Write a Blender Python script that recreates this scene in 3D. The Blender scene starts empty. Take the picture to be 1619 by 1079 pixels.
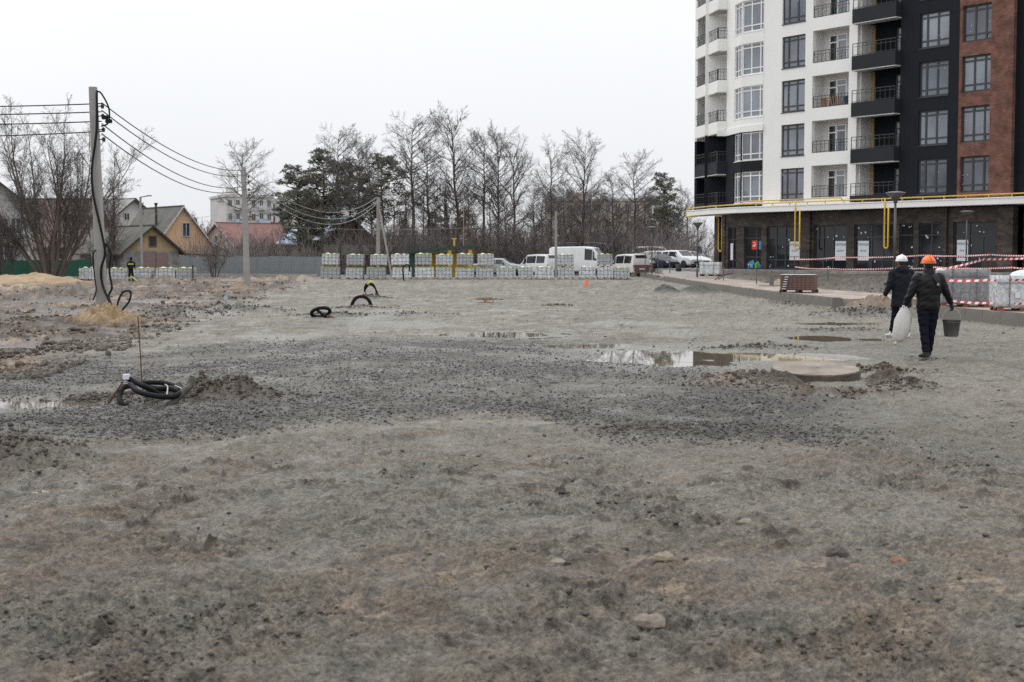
import bpy, math, random
import numpy as np
from mathutils import Vector, Matrix

# ------------------------------------------------------------------ camera, sky, sun, exposure
scene = bpy.context.scene
COL = scene.collection
FPX, CX, CY, HOR, EYE = 2248.0, 809.5, 539.5, 402.0, 1.78
PITCH = math.atan((CY - HOR) / FPX)

cam_d = bpy.data.cameras.new('camera')
cam = bpy.data.objects.new('camera', cam_d); COL.objects.link(cam)
cam.location = (0, 0, EYE)
cam.rotation_euler = (math.pi / 2 - PITCH, 0, 0)
cam_d.sensor_width = 36.0
cam_d.lens = FPX / 1619.0 * 36.0
cam_d.clip_start = 0.1; cam_d.clip_end = 6000
cam_d.dof.use_dof = True
cam_d.dof.focus_distance = 24.0
cam_d.dof.aperture_fstop = 4.0
scene.camera = cam

SUN_EL, SUN_AZ = math.radians(50), math.radians(311)
world = bpy.data.worlds.new('World'); scene.world = world; world.use_nodes = True
wn, wl = world.node_tree.nodes, world.node_tree.links
wn.clear()
w_out = wn.new('ShaderNodeOutputWorld'); w_bg = wn.new('ShaderNodeBackground')
w_sky = wn.new('ShaderNodeTexSky'); w_sky.sky_type = 'NISHITA'; w_sky.sun_disc = False
w_sky.sun_elevation = SUN_EL; w_sky.sun_rotation = SUN_AZ
w_sky.air_density = 1.0; w_sky.dust_density = 6.0; w_sky.ozone_density = 1.0
w_hs = wn.new('ShaderNodeHueSaturation'); w_hs.inputs['Saturation'].default_value = 0.25
w_mix = wn.new('ShaderNodeMix'); w_mix.data_type = 'RGBA'
w_mix.inputs[0].default_value = 0.9            # a closed cloud deck hides most of the clear sky
# overcast deck: brightens evenly from the horizon to the zenith
w_tc = wn.new('ShaderNodeTexCoord'); w_sep = wn.new('ShaderNodeSeparateXYZ'); wl.new(w_tc.outputs['Generated'], w_sep.inputs[0])
w_mr = wn.new('ShaderNodeMapRange'); w_mr.inputs[1].default_value = 0; w_mr.inputs[2].default_value = 1; w_mr.inputs[3].default_value = 1.0; w_mr.inputs[4].default_value = 2.0
wl.new(w_sep.outputs['Z'], w_mr.inputs[0])
w_cl = wn.new('ShaderNodeMix'); w_cl.data_type = 'RGBA'; w_cl.blend_type = 'MULTIPLY'; w_cl.inputs[0].default_value = 1
w_nz = wn.new('ShaderNodeTexNoise'); w_nz.inputs['Scale'].default_value = 2.2; w_nz.inputs['Detail'].default_value = 4; wl.new(w_tc.outputs['Generated'], w_nz.inputs['Vector'])
w_rp = wn.new('ShaderNodeValToRGB'); w_rp.color_ramp.elements[0].position = .3; w_rp.color_ramp.elements[1].position = .7
w_rp.color_ramp.elements[0].color = (.88, .905, .94, 1); w_rp.color_ramp.elements[1].color = (.945, .95, .96, 1); wl.new(w_nz.outputs[0], w_rp.inputs[0])
w_k = wn.new('ShaderNodeMix'); w_k.data_type = 'RGBA'; w_k.blend_type = 'MULTIPLY'; w_k.inputs[0].default_value = 1; w_k.inputs[7].default_value = (10, 10, 10, 1)
wl.new(w_rp.outputs[0], w_k.inputs[6]); wl.new(w_k.outputs[2], w_cl.inputs[6]); wl.new(w_mr.outputs[0], w_cl.inputs[7]); wl.new(w_cl.outputs[2], w_mix.inputs[7])
wl.new(w_sky.outputs[0], w_hs.inputs['Color']); wl.new(w_hs.outputs[0], w_mix.inputs[6])
wl.new(w_mix.outputs[2], w_bg.inputs['Color']); wl.new(w_bg.outputs[0], w_out.inputs['Surface'])
w_bg.inputs['Strength'].default_value = 0.1

sun_d = bpy.data.lights.new('sun', 'SUN'); sun = bpy.data.objects.new('sun', sun_d); COL.objects.link(sun)
sun_d.energy = 0.9; sun_d.angle = math.radians(38); sun_d.color = (1.0, 0.97, 0.93)
_sd = Vector((math.cos(SUN_EL) * math.sin(SUN_AZ), math.cos(SUN_EL) * math.cos(SUN_AZ), math.sin(SUN_EL)))
sun.rotation_euler = _sd.to_track_quat('Z', 'Y').to_euler()

scene.view_settings.view_transform = 'Standard'
scene.view_settings.look = 'None'
scene.view_settings.exposure = 0.0
scene.view_settings.gamma = 1.0
scene.view_settings.use_curve_mapping = False
scene.render.engine = 'CYCLES'
scene.cycles.max_bounces = 6
scene.cycles.use_denoising = False

# ------------------------------------------------------------------ helpers
R = random.Random(7)

def ray(px, py):
    a, b = (px - CX) / FPX, -(py - CY) / FPX
    return Vector((a, math.cos(PITCH) + b * math.sin(PITCH), -math.sin(PITCH) + b * math.cos(PITCH)))

def P(px, py, Y):
    """the point of the place seen at photo pixel (px, py), Y metres ahead"""
    d = ray(px, py); return Vector((0, 0, EYE)) + d * (Y / d.y)

def G(px, py, z=0.0):
    d = ray(px, py); return Vector((0, 0, EYE)) + d * ((z - EYE) / d.z)

class MB:
    """collects shapes; build() links them as ONE mesh object"""
    def __init__(s): s.v, s.f, s.m = [], [], []
    def add(s, vs, fs, m=0):
        o = len(s.v); s.v.extend([tuple(q) for q in vs])
        for f in fs: s.f.append(tuple(o + i for i in f)); s.m.append(m)
    def box(s, c, size, rz=0.0, m=0, M=None):
        x, y, z = size[0] / 2, size[1] / 2, size[2] / 2
        vs = [Vector(q) for q in ((-x,-y,-z),(x,-y,-z),(x,y,-z),(-x,y,-z),(-x,-y,z),(x,-y,z),(x,y,z),(-x,y,z))]
        mt = M if M is not None else Matrix.Rotation(rz, 3, 'Z')
        s.add([mt @ q + Vector(c) for q in vs], [(0,3,2,1),(4,5,6,7),(0,1,5,4),(1,2,6,5),(2,3,7,6),(3,0,4,7)], m)
    def bx(s, a, b, m=0):
        s.box([(a[i]+b[i])/2 for i in range(3)], [abs(b[i]-a[i]) for i in range(3)], m=m)
    def bar(s, a, b, w, h=None, m=0):
        a, b = Vector(a), Vector(b); d = b - a; L = d.length
        if L < 1e-6: return
        s.box((a+b)/2, (w, h or w, L), m=m, M=d.to_track_quat('Z', 'Y').to_matrix())
    def tube(s, pts, rad, n=6, cap=True, m=0):
        pts = [Vector(p) for p in pts]; N = len(pts)
        rad = [rad]*N if isinstance(rad, (int, float)) else rad
        vs, fs = [], []
        up = None
        for i, p in enumerate(pts):
            t = (pts[min(i+1, N-1)] - pts[max(i-1, 0)])
            t = t.normalized() if t.length > 1e-9 else Vector((0,0,1))
            if up is None:
                up = t.orthogonal().normalized()
            else:
                up = up - t * up.dot(t)
                up = up.normalized() if up.length > 1e-6 else t.orthogonal().normalized()
            w = t.cross(up)
            for k in range(n):
                a = 2*math.pi*k/n
                vs.append(p + (up*math.cos(a) + w*math.sin(a))*rad[i])
        for i in range(N-1):
            for k in range(n):
                k2 = (k+1) % n
                fs.append((i*n+k, i*n+k2, (i+1)*n+k2, (i+1)*n+k))
        if cap: fs.append(tuple(range(n-1, -1, -1))); fs.append(tuple((N-1)*n+k for k in range(n)))
        s.add(vs, fs, m)
    def loft(s, rings, cap=True, m=0):
        n = len(rings[0]); vs = [q for r in rings for q in r]; fs = []
        for i in range(len(rings)-1):
            for k in range(n):
                k2 = (k+1) % n; fs.append((i*n+k, i*n+k2, (i+1)*n+k2, (i+1)*n+k))
        if cap: fs.append(tuple(range(n-1, -1, -1))); fs.append(tuple((len(rings)-1)*n+k for k in range(n)))
        s.add(vs, fs, m)
    def lathe(s, prof, c=(0,0,0), n=16, m=0, cap=True):
        c = Vector(c)
        s.loft([[c + Vector((r*math.cos(2*math.pi*k/n), r*math.sin(2*math.pi*k/n), z)) for k in range(n)] for r, z in prof], cap, m)
    def prism(s, poly, z0, z1, m=0):
        n = len(poly)
        s.add([(x,y,z0) for x,y in poly]+[(x,y,z1) for x,y in poly],
              [tuple(range(n-1,-1,-1)), tuple(range(n,2*n))]+[(i,(i+1)%n,n+(i+1)%n,n+i) for i in range(n)], m)
    def ext(s, pts, d, m=0):
        """a planar polygon (3-D points) given thickness along d"""
        n = len(pts); d = Vector(d); pts = [Vector(q) for q in pts]
        s.add(pts+[q+d for q in pts], [tuple(range(n-1,-1,-1)), tuple(range(n,2*n))]+[(i,(i+1)%n,n+(i+1)%n,n+i) for i in range(n)], m)
    def mesh(s, name, mats, smooth=False):
        me = bpy.data.meshes.new(name); me.from_pydata(s.v, [], s.f); 
        for q in (mats if isinstance(mats, (list, tuple)) else [mats]): me.materials.append(q)
        if any(s.m): me.polygons.foreach_set('material_index', s.m)
        if smooth: me.polygons.foreach_set('use_smooth', [True]*len(me.polygons))
        me.update(); return me
    def build(s, name, mats, parent=None, smooth=False, loc=None):
        return link(name, s.mesh(name, mats, smooth), parent, loc)

def link(name, me, parent=None, loc=None, rz=None):
    o = bpy.data.objects.new(name, me); COL.objects.link(o)
    if parent: o.parent = parent
    if loc is not None: o.location = loc
    if rz is not None: o.rotation_euler.z = rz
    return o

def tag(o, label=None, cat=None, group=None, kind=None):
    if label: o['label'] = label
    if cat: o['category'] = cat
    if group: o['group'] = group
    if kind: o['kind'] = kind
    return o

def thing(name, label, cat, loc=(0,0,0), rz=0.0, group=None):
    o = bpy.data.objects.new(name, None); COL.objects.link(o)
    o.location = loc; o.rotation_euler = (0, 0, rz); o.empty_display_size = 0.2
    return tag(o, label, cat, group)

def dup(o, loc=None, rz=None, label=None, parent=None):
    c = o.copy(); COL.objects.link(c)
    if parent: c.parent = parent
    if loc is not None: c.location = loc
    if rz is not None: c.rotation_euler.z = rz
    if label: c['label'] = label
    for ch in list(o.children): dup(ch, parent=c)
    return c

def np_mesh(name, V, F, mats, smooth=True, col=None):
    me = bpy.data.meshes.new(name); k = F.shape[1]
    me.vertices.add(len(V)); me.vertices.foreach_set('co', V.astype(np.float32).ravel())
    me.loops.add(F.size); me.loops.foreach_set('vertex_index', F.astype(np.int32).ravel())
    me.polygons.add(len(F)); me.polygons.foreach_set('loop_start', np.arange(0, F.size, k, dtype=np.int32))
    if smooth: me.polygons.foreach_set('use_smooth', np.ones(len(F), dtype=bool))
    if col is not None:
        a = me.color_attributes.new('Col', 'FLOAT_COLOR', 'POINT')
        a.data.foreach_set('color', (col if col.shape[1] == 4 else np.concatenate([col, np.full((len(col),1), .25)], 1)).astype(np.float32).ravel())
    me.materials.append(mats); me.update(calc_edges=True); me.validate(); return me

# ---- numpy gradient noise
def _h(ix, iy, seed):
    n = (ix.astype(np.int64)*374761393 + iy.astype(np.int64)*668265263 + seed*974634777) & 0x7fffffff
    n = ((n ^ (n >> 13)) * 1274126177) & 0x7fffffff
    return ((n ^ (n >> 16)) & 0xffff) / 65535.0
def pn(x, y, seed=0):
    x = np.asarray(x, float); y = np.asarray(y, float)
    ix, iy = np.floor(x), np.floor(y); fx, fy = x-ix, y-iy
    u, v = fx*fx*fx*(fx*(fx*6-15)+10), fy*fy*fy*(fy*(fy*6-15)+10)
    def g(a, b):
        t = _h(ix+a, iy+b, seed)*2*np.pi
        return np.cos(t)*(fx-a)+np.sin(t)*(fy-b)
    a, b, c, d = g(0,0), g(1,0), g(0,1), g(1,1)
    return ((a+(b-a)*u)*(1-v)+(c+(d-c)*u)*v)*1.5
def fbm(x, y, o=4, seed=0, gain=.5):
    s, a, f = 0, 1.0, 1.0
    for i in range(o): s = s + a*pn(np.asarray(x)*f+i*17.3, np.asarray(y)*f-i*9.1, seed+i); a *= gain; f *= 2.03
    return s
def ss(a, b, x): t = np.clip((x-a)/(b-a), 0, 1); return t*t*(3-2*t)

# ---- materials
def mat(name, c, rough=.7, var=.18, scale=6.0, bump=0.0, bscale=None, spec=.5, metal=0.0, dirt=None, ior=1.5):
    m = bpy.data.materials.new(name); m.use_nodes = True
    nt = m.node_tree; n, l = nt.nodes, nt.links; b = n['Principled BSDF']
    b.inputs['Roughness'].default_value = rough; b.inputs['Metallic'].default_value = metal
    b.inputs['Specular IOR Level'].default_value = spec; b.inputs['IOR'].default_value = ior
    tc = n.new('ShaderNodeTexCoord')
    nz = n.new('ShaderNodeTexNoise'); nz.inputs['Scale'].default_value = scale; nz.inputs['Detail'].default_value = 6
    nz.inputs['Roughness'].default_value = .62
    l.new(tc.outputs['Object'], nz.inputs['Vector'])
    rp = n.new('ShaderNodeValToRGB'); rp.color_ramp.elements[0].position = .3; rp.color_ramp.elements[1].position = .72
    d = dirt if dirt else [q*(1-var) for q in c]
    rp.color_ramp.elements[0].color = (*d[:3], 1); rp.color_ramp.elements[1].color = (*[min(q*(1+var), .95) for q in c[:3]], 1)
    l.new(nz.outputs[0], rp.inputs[0]); l.new(rp.outputs[0], b.inputs['Base Color'])
    if bump:
        n2 = n.new('ShaderNodeTexNoise'); n2.inputs['Scale'].default_value = bscale or scale*4; n2.inputs['Detail'].default_value = 5
        l.new(tc.outputs['Object'], n2.inputs['Vector'])
        bp = n.new('ShaderNodeBump'); bp.inputs['Strength'].default_value = bump; bp.inputs['Distance'].default_value = .02
        l.new(n2.outputs[0], bp.inputs['Height']); l.new(bp.outputs[0], b.inputs['Normal'])
    return m
# ------------------------------------------------------------------ the ground
QG = (700, 740)
KERB = [(15.3, 12), (14.2, 22), (12.55, 34.6), (12.0, 39), (10.75, 47), (10.05, 60), (9.9, 75), (9.95, 90), (10.2, 118)]
KX = np.array([k[1] for k in KERB]); KV = np.array([k[0] for k in KERB])
def kerb_x(y): return np.interp(y, KX, KV)
P0 = np.array([19.2, 98.0]); EX = np.array([.582, -.8132]); EY = np.array([.8132, .582])
PUDDLES = [  # cx, cy, rx, ry, depth
    (2.75, 24.75, 1.35, 1.75, .085), (4.65, 24.9, 1.5, .95, .08), (-.15, 31.6, .85, .9, .06), (6.55, 30.3, .62, .95, .07), (1.4, 27.6, .8, .55, .05),
    (7.55, 29.6, .3, .4, .05), (-9.9, 26.6, 1.0, 1.1, .09), (-5.9, 16.9, 1.0, .42, .07), (-3.55, 10.75, .17, .14, .12),
    (-9.6, 21.0, 1.0, .6, .07), (8.4, 36.5, .9, .6, .05), (-15, 52, 1.8, 1.6, .1), (-13.4, 44, 1.2, .9, .1)]
MOUNDS = [  # cx, cy, h, rx, ry  (mud thrown up round pits and cables)
    (-4.5, 17.5, .07, .75, .45), (-3.6, 17.4, .23, .68, .45), (-5.1, 17.3, .08, .4, .3), (3.05, 19.5, .10, .45, .6), (3.5, 20.3, .10, .5, .5),
    (5.35, 19.2, .12, .33, .4), (4.6, 26.9, .10, .9, .35), (5.6, 21.6, .09, .6, .35), (4.1, 18.3, .05, 1.1, .5),
    (-5.3, 41.0, .10, .9, .8), (-5.0, 46.5, .10, .9, .6), (-5.6, 56.5, .12, .7, .8), (-6.7, 88.5, .22, 1.0, 1.4),
    (-4.55, 12.6, .15, .55, .55), (-5.4, 12.1, .12, .7, .5), (-6.0, 14.6, .06, 1.6, .5),
    (-19.0, 61, .38, 2.2, 2.6), (-24.5, 66, .3, 3, 2.4), (-16.5, 72, .25, 2, 3), (-9.6, 41, .22, 1.2, 1.6), (-8.6, 44.5, .2, 1.6, 1.4),
    (-1.0, 55.5, .06, .5, .6), (-.4, 68, .12, .6, .9), (1.4, 14.5, .03, .6, .3), (10.2, 41.5, .22, 1.3, 1.2),
    (11.2, 44.0, .25, 1.2, 1.4), (-3.2, 41.5, .06, 1.4, .7), (1.6, 49, .05, .5, .5), (9.7, 50, .08, .7, 3),
    (7.6, 33.4, .05, 1.2, .6), (16.3, 64, .30, 1.6, 2.2), (18.6, 67, .25, 1.8, 2.5), (14.9, 72, .2, .9, 2.5), (20.5, 60, .25, 1.6, 2), (15.2, 55, .15, .9, 1.5), (-16, 95, .3, 3.0, 2.5), (-13.5, 96, .25, 1.6, 2.0), (-24.5, 95.5, .35, 3, 2)]
def left_edge(y): return -5.6 - .085*np.maximum(y, 10)
def zones(x, y):
    wob = 1.0*fbm(x/3.1, y/4.5, 3, 51)
    left = ss(.4, -1.0, x + wob - left_edge(y)) * ss(17, 23, y)            # dug-over earth beyond the road bed
    right = ss(-.2, .8, x - (kerb_x(y)+3.2) + .5*wob)                      # dirt strip before the building
    return left, right, wob
def bil(x, y, o, seed, gain=.55):
    """billowed noise: lumps with sharp creases between them"""
    r, a, f = 0, 1.0, 1.0
    for i in range(o): r = r + a*(np.abs(pn(x*f+i*11.3, y*f-i*5.7, seed+i))-.28); a *= gain; f *= 2.07
    return r
def H(x, y, fine=True):
    x = np.asarray(x, float); y = np.asarray(y, float)
    left, right, wob = zones(x, y)
    v = (x-P0[0])*EY[0] + (y-P0[1])*EY[1]                                  # metres inside the facade line
    h = .04*fbm(x/7., y/9., 2, 3)
    near = ss(17, 9, y + .6*wob*3)
    c1 = fbm(x/1.1+4, y/1.5, 3, 21); c2 = bil(x/.36, y/.42, 3, 22)
    rough = np.clip(.45 + .55*near + .7*c1, .25, 1.6)                      # churned here, rolled flat there
    h = h + rough*(.040*c2 + .020*fbm(x/.5, y/.6, 2, 25))
    kc = fbm(x/.30-7, y/.26, 4, 31, .62)
    pm = np.clip(.3+1.5*fbm(x/1.6+2, y/2.0, 2, 37), 0, 1.3)
    h = h + .022*ss(.40, .9, kc)*pm*(.5+.8*near)*(1+1.2*bil(x/.07, y/.08, 2, 33))
    if fine:
        h = h + rough*((.024+.004*near)*bil(x/.10, y/.11, 2, 41, .7))
        m = y < 13
        if m.any(): h[m] = h[m] + .009*pn(x[m]/.028, y[m]/.03, 45)*np.clip(rough[m], .5, 1.3)
    for k, (xa, sl, w) in enumerate(((-4.6, .30, .9), (5.2, -.17, .9), (-1.2, .52, .95))):     # wheel ruts
        xc = xa + sl*(y-6) + .25*np.sin(y*.35+k)
        for sd in (-w, w):
            q = (x-xc-sd)/.17
            h = h - (.042*np.exp(-q*q) - .020*np.exp(-(np.abs(q)-1.7)**2*2)) * ss(30, 22, y) * (1+.35*np.sin(y*38+q*2)*np.exp(-q*q)) * (.5+.5*ss(-.3, .4, c1+.2))
    h = h + right*(.24 + .30*ss(-22, -3, v)) + .06*right*fbm(x/1.7, y/2.1, 3, 8)
    h = h + left*(.05 + .12*fbm(x/3.3, y/4.6, 2, 12) + .13*bil(x/1.0, y/1.4, 4, 15, .6))
    walk = ss(-.1, .1, x-kerb_x(y)) * (1-right)
    h = h + walk*.08
    for cx, cy, hh, rx, ry in MOUNDS:
        m = (np.abs(x-cx) < 2.6*rx) & (np.abs(y-cy) < 2.6*ry)
        if not m.any(): continue
        xm, ym = x[m], y[m]; q = ((xm-cx)/rx)**2+((ym-cy)/ry)**2; ks = max(.3, .3*rx)
        h[m] = h[m] + hh*np.exp(-q*1.2)*(1+1.1*bil(xm/ks+cx, ym/ks/1.2, 4, 71, .6)+.35*fbm(xm/ks/2, ym/ks/2, 2, 75))
    for cx, cy, rx, ry, d in PUDDLES:
        m = (np.abs(x-cx) < 3*rx) & (np.abs(y-cy) < 3*ry)
        if not m.any(): continue
        xm, ym = x[m], y[m]; q = np.sqrt(((xm-cx)/rx)**2+((ym-cy)/ry)**2)
        k2 = ss(2.4, 1.0, q); q = q + .26*fbm(xm/.7+cx, ym/.9, 4, 81); k = ss(1.35, .55, q)
        h[m] = h[m]*(1-.8*k2)*(1-.9*k) - d*k
    h = np.where(y > 112, h*ss(140, 112, y), h)
    return h
def Hz(x, y): return float(H(np.array([x]), np.array([y]))[0])

def ground_col(x, y):
    left, right, wob = zones(x, y)
    def mixc(a, b, t): return a*(1-t[..., None]) + np.array(b)*t[..., None]
    n1 = fbm(x/2.3, y/2.9, 4, 101); n2 = fbm(x/.5, y/.6, 4, 102); n3 = fbm(x/6, y/8, 3, 103); n4 = fbm(x/.16, y/.2, 3, 104)
    c = np.zeros(x.shape+(3,)) + np.array((.190, .177, .147))
    near = ss(17.5, 9.0, y + 1.2*wob + .25*x)
    brn = np.clip(near*(.55+.9*n1+.6*n2) + .6*ss(.2, .8, n1)*ss(24, 15, y) + .5*ss(4, 9, x+wob)*ss(22, 12, y), 0, 1)
    c = mixc(c, (.150, .121, .093), brn)
    c = mixc(c, (.25, .198, .145), np.clip(ss(.45, .95, n2+.6*n1)*near*.8, 0, 1))
    c = mixc(c, (.222, .208, .178), np.clip(ss(.1, .7, n1-.5*n2)*ss(9, 13, y)*ss(60, 20, y)*.55, 0, 1))
    c = mixc(c, (.070, .060, .050), np.clip(ss(.25, .85, n4+.8*n2)*(.5+.5*near), 0, .9))
    kl = np.clip(.3+1.5*fbm(x/1.6+2, y/2.0, 2, 37), 0, 1)*ss(.35, .8, fbm(x/.30-7, y/.26, 4, 31, .62)+.2*n4)*(.5+.5*near)*.3
    c = mixc(c, (.058, .047, .038), np.clip(kl*3.2, 0, .9))
    # crushed dark stone across the middle
    lo = np.interp(x, [-8, -3.2, -.6, .2, 1.0, 3.0, 4], [12.8, 13.9, 16.2, 16.0, 13.8, 13.4, 14.5]); hi = np.interp(x, [-9, -4, 0, 1.5, 3, 4], [24, 31, 31, 27, 24, 22])
    g = ss(-.5, .6, y-lo+.5*wob+.6*n2)*ss(1.0, -2.5, y-hi+1.2*wob)*ss(4.3, 2.4, x+.7*wob)
    g = g*np.clip(.88+.35*n1+.25*n2, 0, 1)
    c = mixc(c, (.092, .088, .083), g*.85)
    g2 = np.exp(-(((x-3.2)/1.0)**2+((y-17.2)/2.4)**2))*np.clip(.7+n2, 0, 1)
    c = mixc(c, (.062, .06, .06), np.clip(g2, 0, .9))
    g3 = np.exp(-(((x+4.6)/1.1)**2+((y-12.5)/.9)**2))*np.clip(.8+n2, 0, 1)
    c = mixc(c, (.07, .065, .06), np.clip(g3, 0, .85))
    # left earth: dark soil, tan sand, pale clay
    c = mixc(c, (.105, .078, .058), left)
    c = mixc(c, (.26, .18, .105), left*ss(.05, .45, .6*n1+.6*n2+.5*n4)*.85)
    c = mixc(c, (.25, .215, .18), left*ss(.3, .7, .7*n3-.3*n1+.6*n2+.3*n4)*.65)
    c = mixc(c, (.055, .046, .04), left*ss(.0, .4, -.8*n1+.7*n2+.6*n4)*.9)
    c = mixc(c, (.105, .085, .067), right*.9)
    c = mixc(c, (.072, .061, .053), right*ss(0, .6, n2+n1)*.8)
    for cx, cy, hh, rx, ry in MOUNDS:
        q = np.exp(-(((x-cx)/rx)**2+((y-cy)/ry)**2)*1.0)
        tone = (.095, .072, .055) if cy < 22 and cx > -4.6 or (cy < 20 and cx > -4.9) else (.10, .095, .085)
        if 60 < cy < 73 and cx < -12: tone = (.28, .21, .13) if cx < -22 else (.10, .078, .06)
        if cy > 94: tone = (.24, .18, .12)
        if abs(cx-3.05) < .1: tone = (.21, .165, .13)
        c = mixc(c, tone, np.clip(q*1.25*(.75+.5*n2), 0, 1))
    c = mixc(c, (.17, .17, .163), ss(108, 116, y)*(1-left))
    n5 = fbm(x/.055, y/.06, 2, 105)
    c = c*(1+.03*near)[..., None]
    c = c*(1+.34*n2+.34*n4+.24*n5)[..., None]*(1+.18*n3+.16*n1*near)[..., None]
    return np.clip(c, .02, .6)
def wetness(x, y):
    w = np.zeros(x.shape)
    for cx, cy, rx, ry, d in PUDDLES:
        m = (np.abs(x-cx) < 3.2*rx) & (np.abs(y-cy) < 3.2*ry)
        if m.any(): q = np.sqrt(((x[m]-cx)/rx)**2+((y[m]-cy)/ry)**2); w[m] = np.maximum(w[m], ss(2.6, 1.0, q+.5*fbm(x[m]/.5, y[m]/.7, 3, 91)))
    n = fbm(x/2.6, y/5.5, 4, 93)
    return np.clip(np.maximum(w, ss(.15, .65, n)*ss(23, 27, y)*ss(62, 40, y)*.9 + .75*ss(.15, .7, fbm(x/.8, y/.7, 3, 95))), 0, 1)

def ground_material():
    m = bpy.data.materials.new('wet_grit_ground'); m.use_nodes = True
    n, l = m.node_tree.nodes, m.node_tree.links; b = n['Principled BSDF']
    at = n.new('ShaderNodeVertexColor'); at.layer_name = 'Col'
    ge = n.new('ShaderNodeNewGeometry')
    nz = n.new('ShaderNodeTexNoise'); nz.inputs['Scale'].default_value = 38; nz.inputs['Detail'].default_value = 8; nz.inputs['Roughness'].default_value = .75
    l.new(ge.outputs['Position'], nz.inputs['Vector'])
    mr = n.new('ShaderNodeMapRange'); mr.inputs[1].default_value = .38; mr.inputs[2].default_value = .62; mr.inputs[3].default_value = .42; mr.inputs[4].default_value = 1.5
    l.new(nz.outputs[0], mr.inputs[0])
    mx = n.new('ShaderNodeMix'); mx.data_type = 'RGBA'; mx.blend_type = 'MULTIPLY'; mx.inputs[0].default_value = 1
    l.new(at.outputs[0], mx.inputs[6]); l.new(mr.outputs[0], mx.inputs[7]); l.new(mx.outputs[2], b.inputs['Base Color'])
    n2 = n.new('ShaderNodeTexNoise'); n2.inputs['Scale'].default_value = 1.3; n2.inputs['Detail'].default_value = 5
    l.new(ge.outputs['Position'], n2.inputs['Vector'])
    r2 = n.new('ShaderNodeMapRange'); r2.inputs[1].default_value = .35; r2.inputs[2].default_value = .65; r2.inputs[3].default_value = .55; r2.inputs[4].default_value = .9
    l.new(n2.outputs[0], r2.inputs[0]); wm = n.new('ShaderNodeMix'); wm.data_type = 'FLOAT'; wm.inputs[3].default_value = .24; l.new(at.outputs['Alpha'], wm.inputs[0]); l.new(r2.outputs[0], wm.inputs[2]); l.new(wm.outputs[0], b.inputs['Roughness'])
    b.inputs['Specular IOR Level'].default_value = .35
    n3 = n.new('ShaderNodeTexNoise'); n3.inputs['Scale'].default_value = 60; n3.inputs['Detail'].default_value = 6; n3.inputs['Roughness'].default_value = .7
    l.new(ge.outputs['Position'], n3.inputs['Vector'])
    bp = n.new('ShaderNodeBump'); bp.inputs['Strength'].default_value = 1.0; bp.inputs['Distance'].default_value = .025
    l.new(n3.outputs[0], bp.inputs['Height']); l.new(bp.outputs[0], b.inputs['Normal'])
    return m
M_GROUND = ground_material()

def build_ground():
    NV, NS = QG
    v = np.linspace(1.78*1422/4.3, 1.78*1422/125., NV)          # even steps of view angle, as the eye meets them
    ys = 1.78*1422/v
    ys = np.concatenate([[-60, -25, -8, -1, 1.5, 3.0, 3.8], ys, 125*1.18**np.arange(1, 16)])
    s = np.linspace(-1, 1, NS)
    s = np.concatenate([-(1.18**np.arange(14, 0, -1)), s, 1.18**np.arange(1, 15)])
    half = .42*np.clip(ys, 4.3, None)+1.6
    X = s[None, :]*half[:, None]; Y = np.repeat(ys[:, None], len(s), 1)
    Z = H(X, Y); C = ground_col(X, Y)
    V = np.stack([X, Y, Z], -1).reshape(-1, 3); C = np.concatenate([C, wetness(X, Y)[..., None]], -1)
    r, c = X.shape; i = np.arange(r*c).reshape(r, c)
    F = np.stack([i[:-1, :-1], i[:-1, 1:], i[1:, 1:], i[1:, :-1]], -1).reshape(-1, 4)
    o = link('ground', np_mesh('ground', V, F, M_GROUND, True, C.reshape(-1, 4)))
    tag(o, 'wet grey gravelled site ground with mud', None, None, 'structure')
build_ground()

def water_material():
    m = bpy.data.materials.new('muddy_water'); m.use_nodes = True
    n, l = m.node_tree.nodes, m.node_tree.links; b = n['Principled BSDF']
    b.inputs['Base Color'].default_value = (.145, .122, .09, 1); b.inputs['Roughness'].default_value = .015; b.inputs['IOR'].default_value = 1.33
    ge = n.new('ShaderNodeNewGeometry'); nz = n.new('ShaderNodeTexNoise'); nz.inputs['Scale'].default_value = 5
    l.new(ge.outputs['Position'], nz.inputs['Vector'])
    bp = n.new('ShaderNodeBump'); bp.inputs['Strength'].default_value = .02; bp.inputs['Distance'].default_value = .01
    l.new(nz.outputs[0], bp.inputs['Height']); l.new(bp.outputs[0], b.inputs['Normal'])
    return m
M_WATER = water_material()
for cx, cy, rx, ry, d in PUDDLES:
    mb = MB(); k = 28
    mb.add([(cx+1.75*rx*math.cos(2*math.pi*i/k), cy+1.75*ry*math.sin(2*math.pi*i/k), -d*.27) for i in range(k)], [tuple(range(k))])
    tag(mb.build('puddle', M_WATER), 'puddle of muddy water on the site ground', None, None, 'structure')

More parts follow.
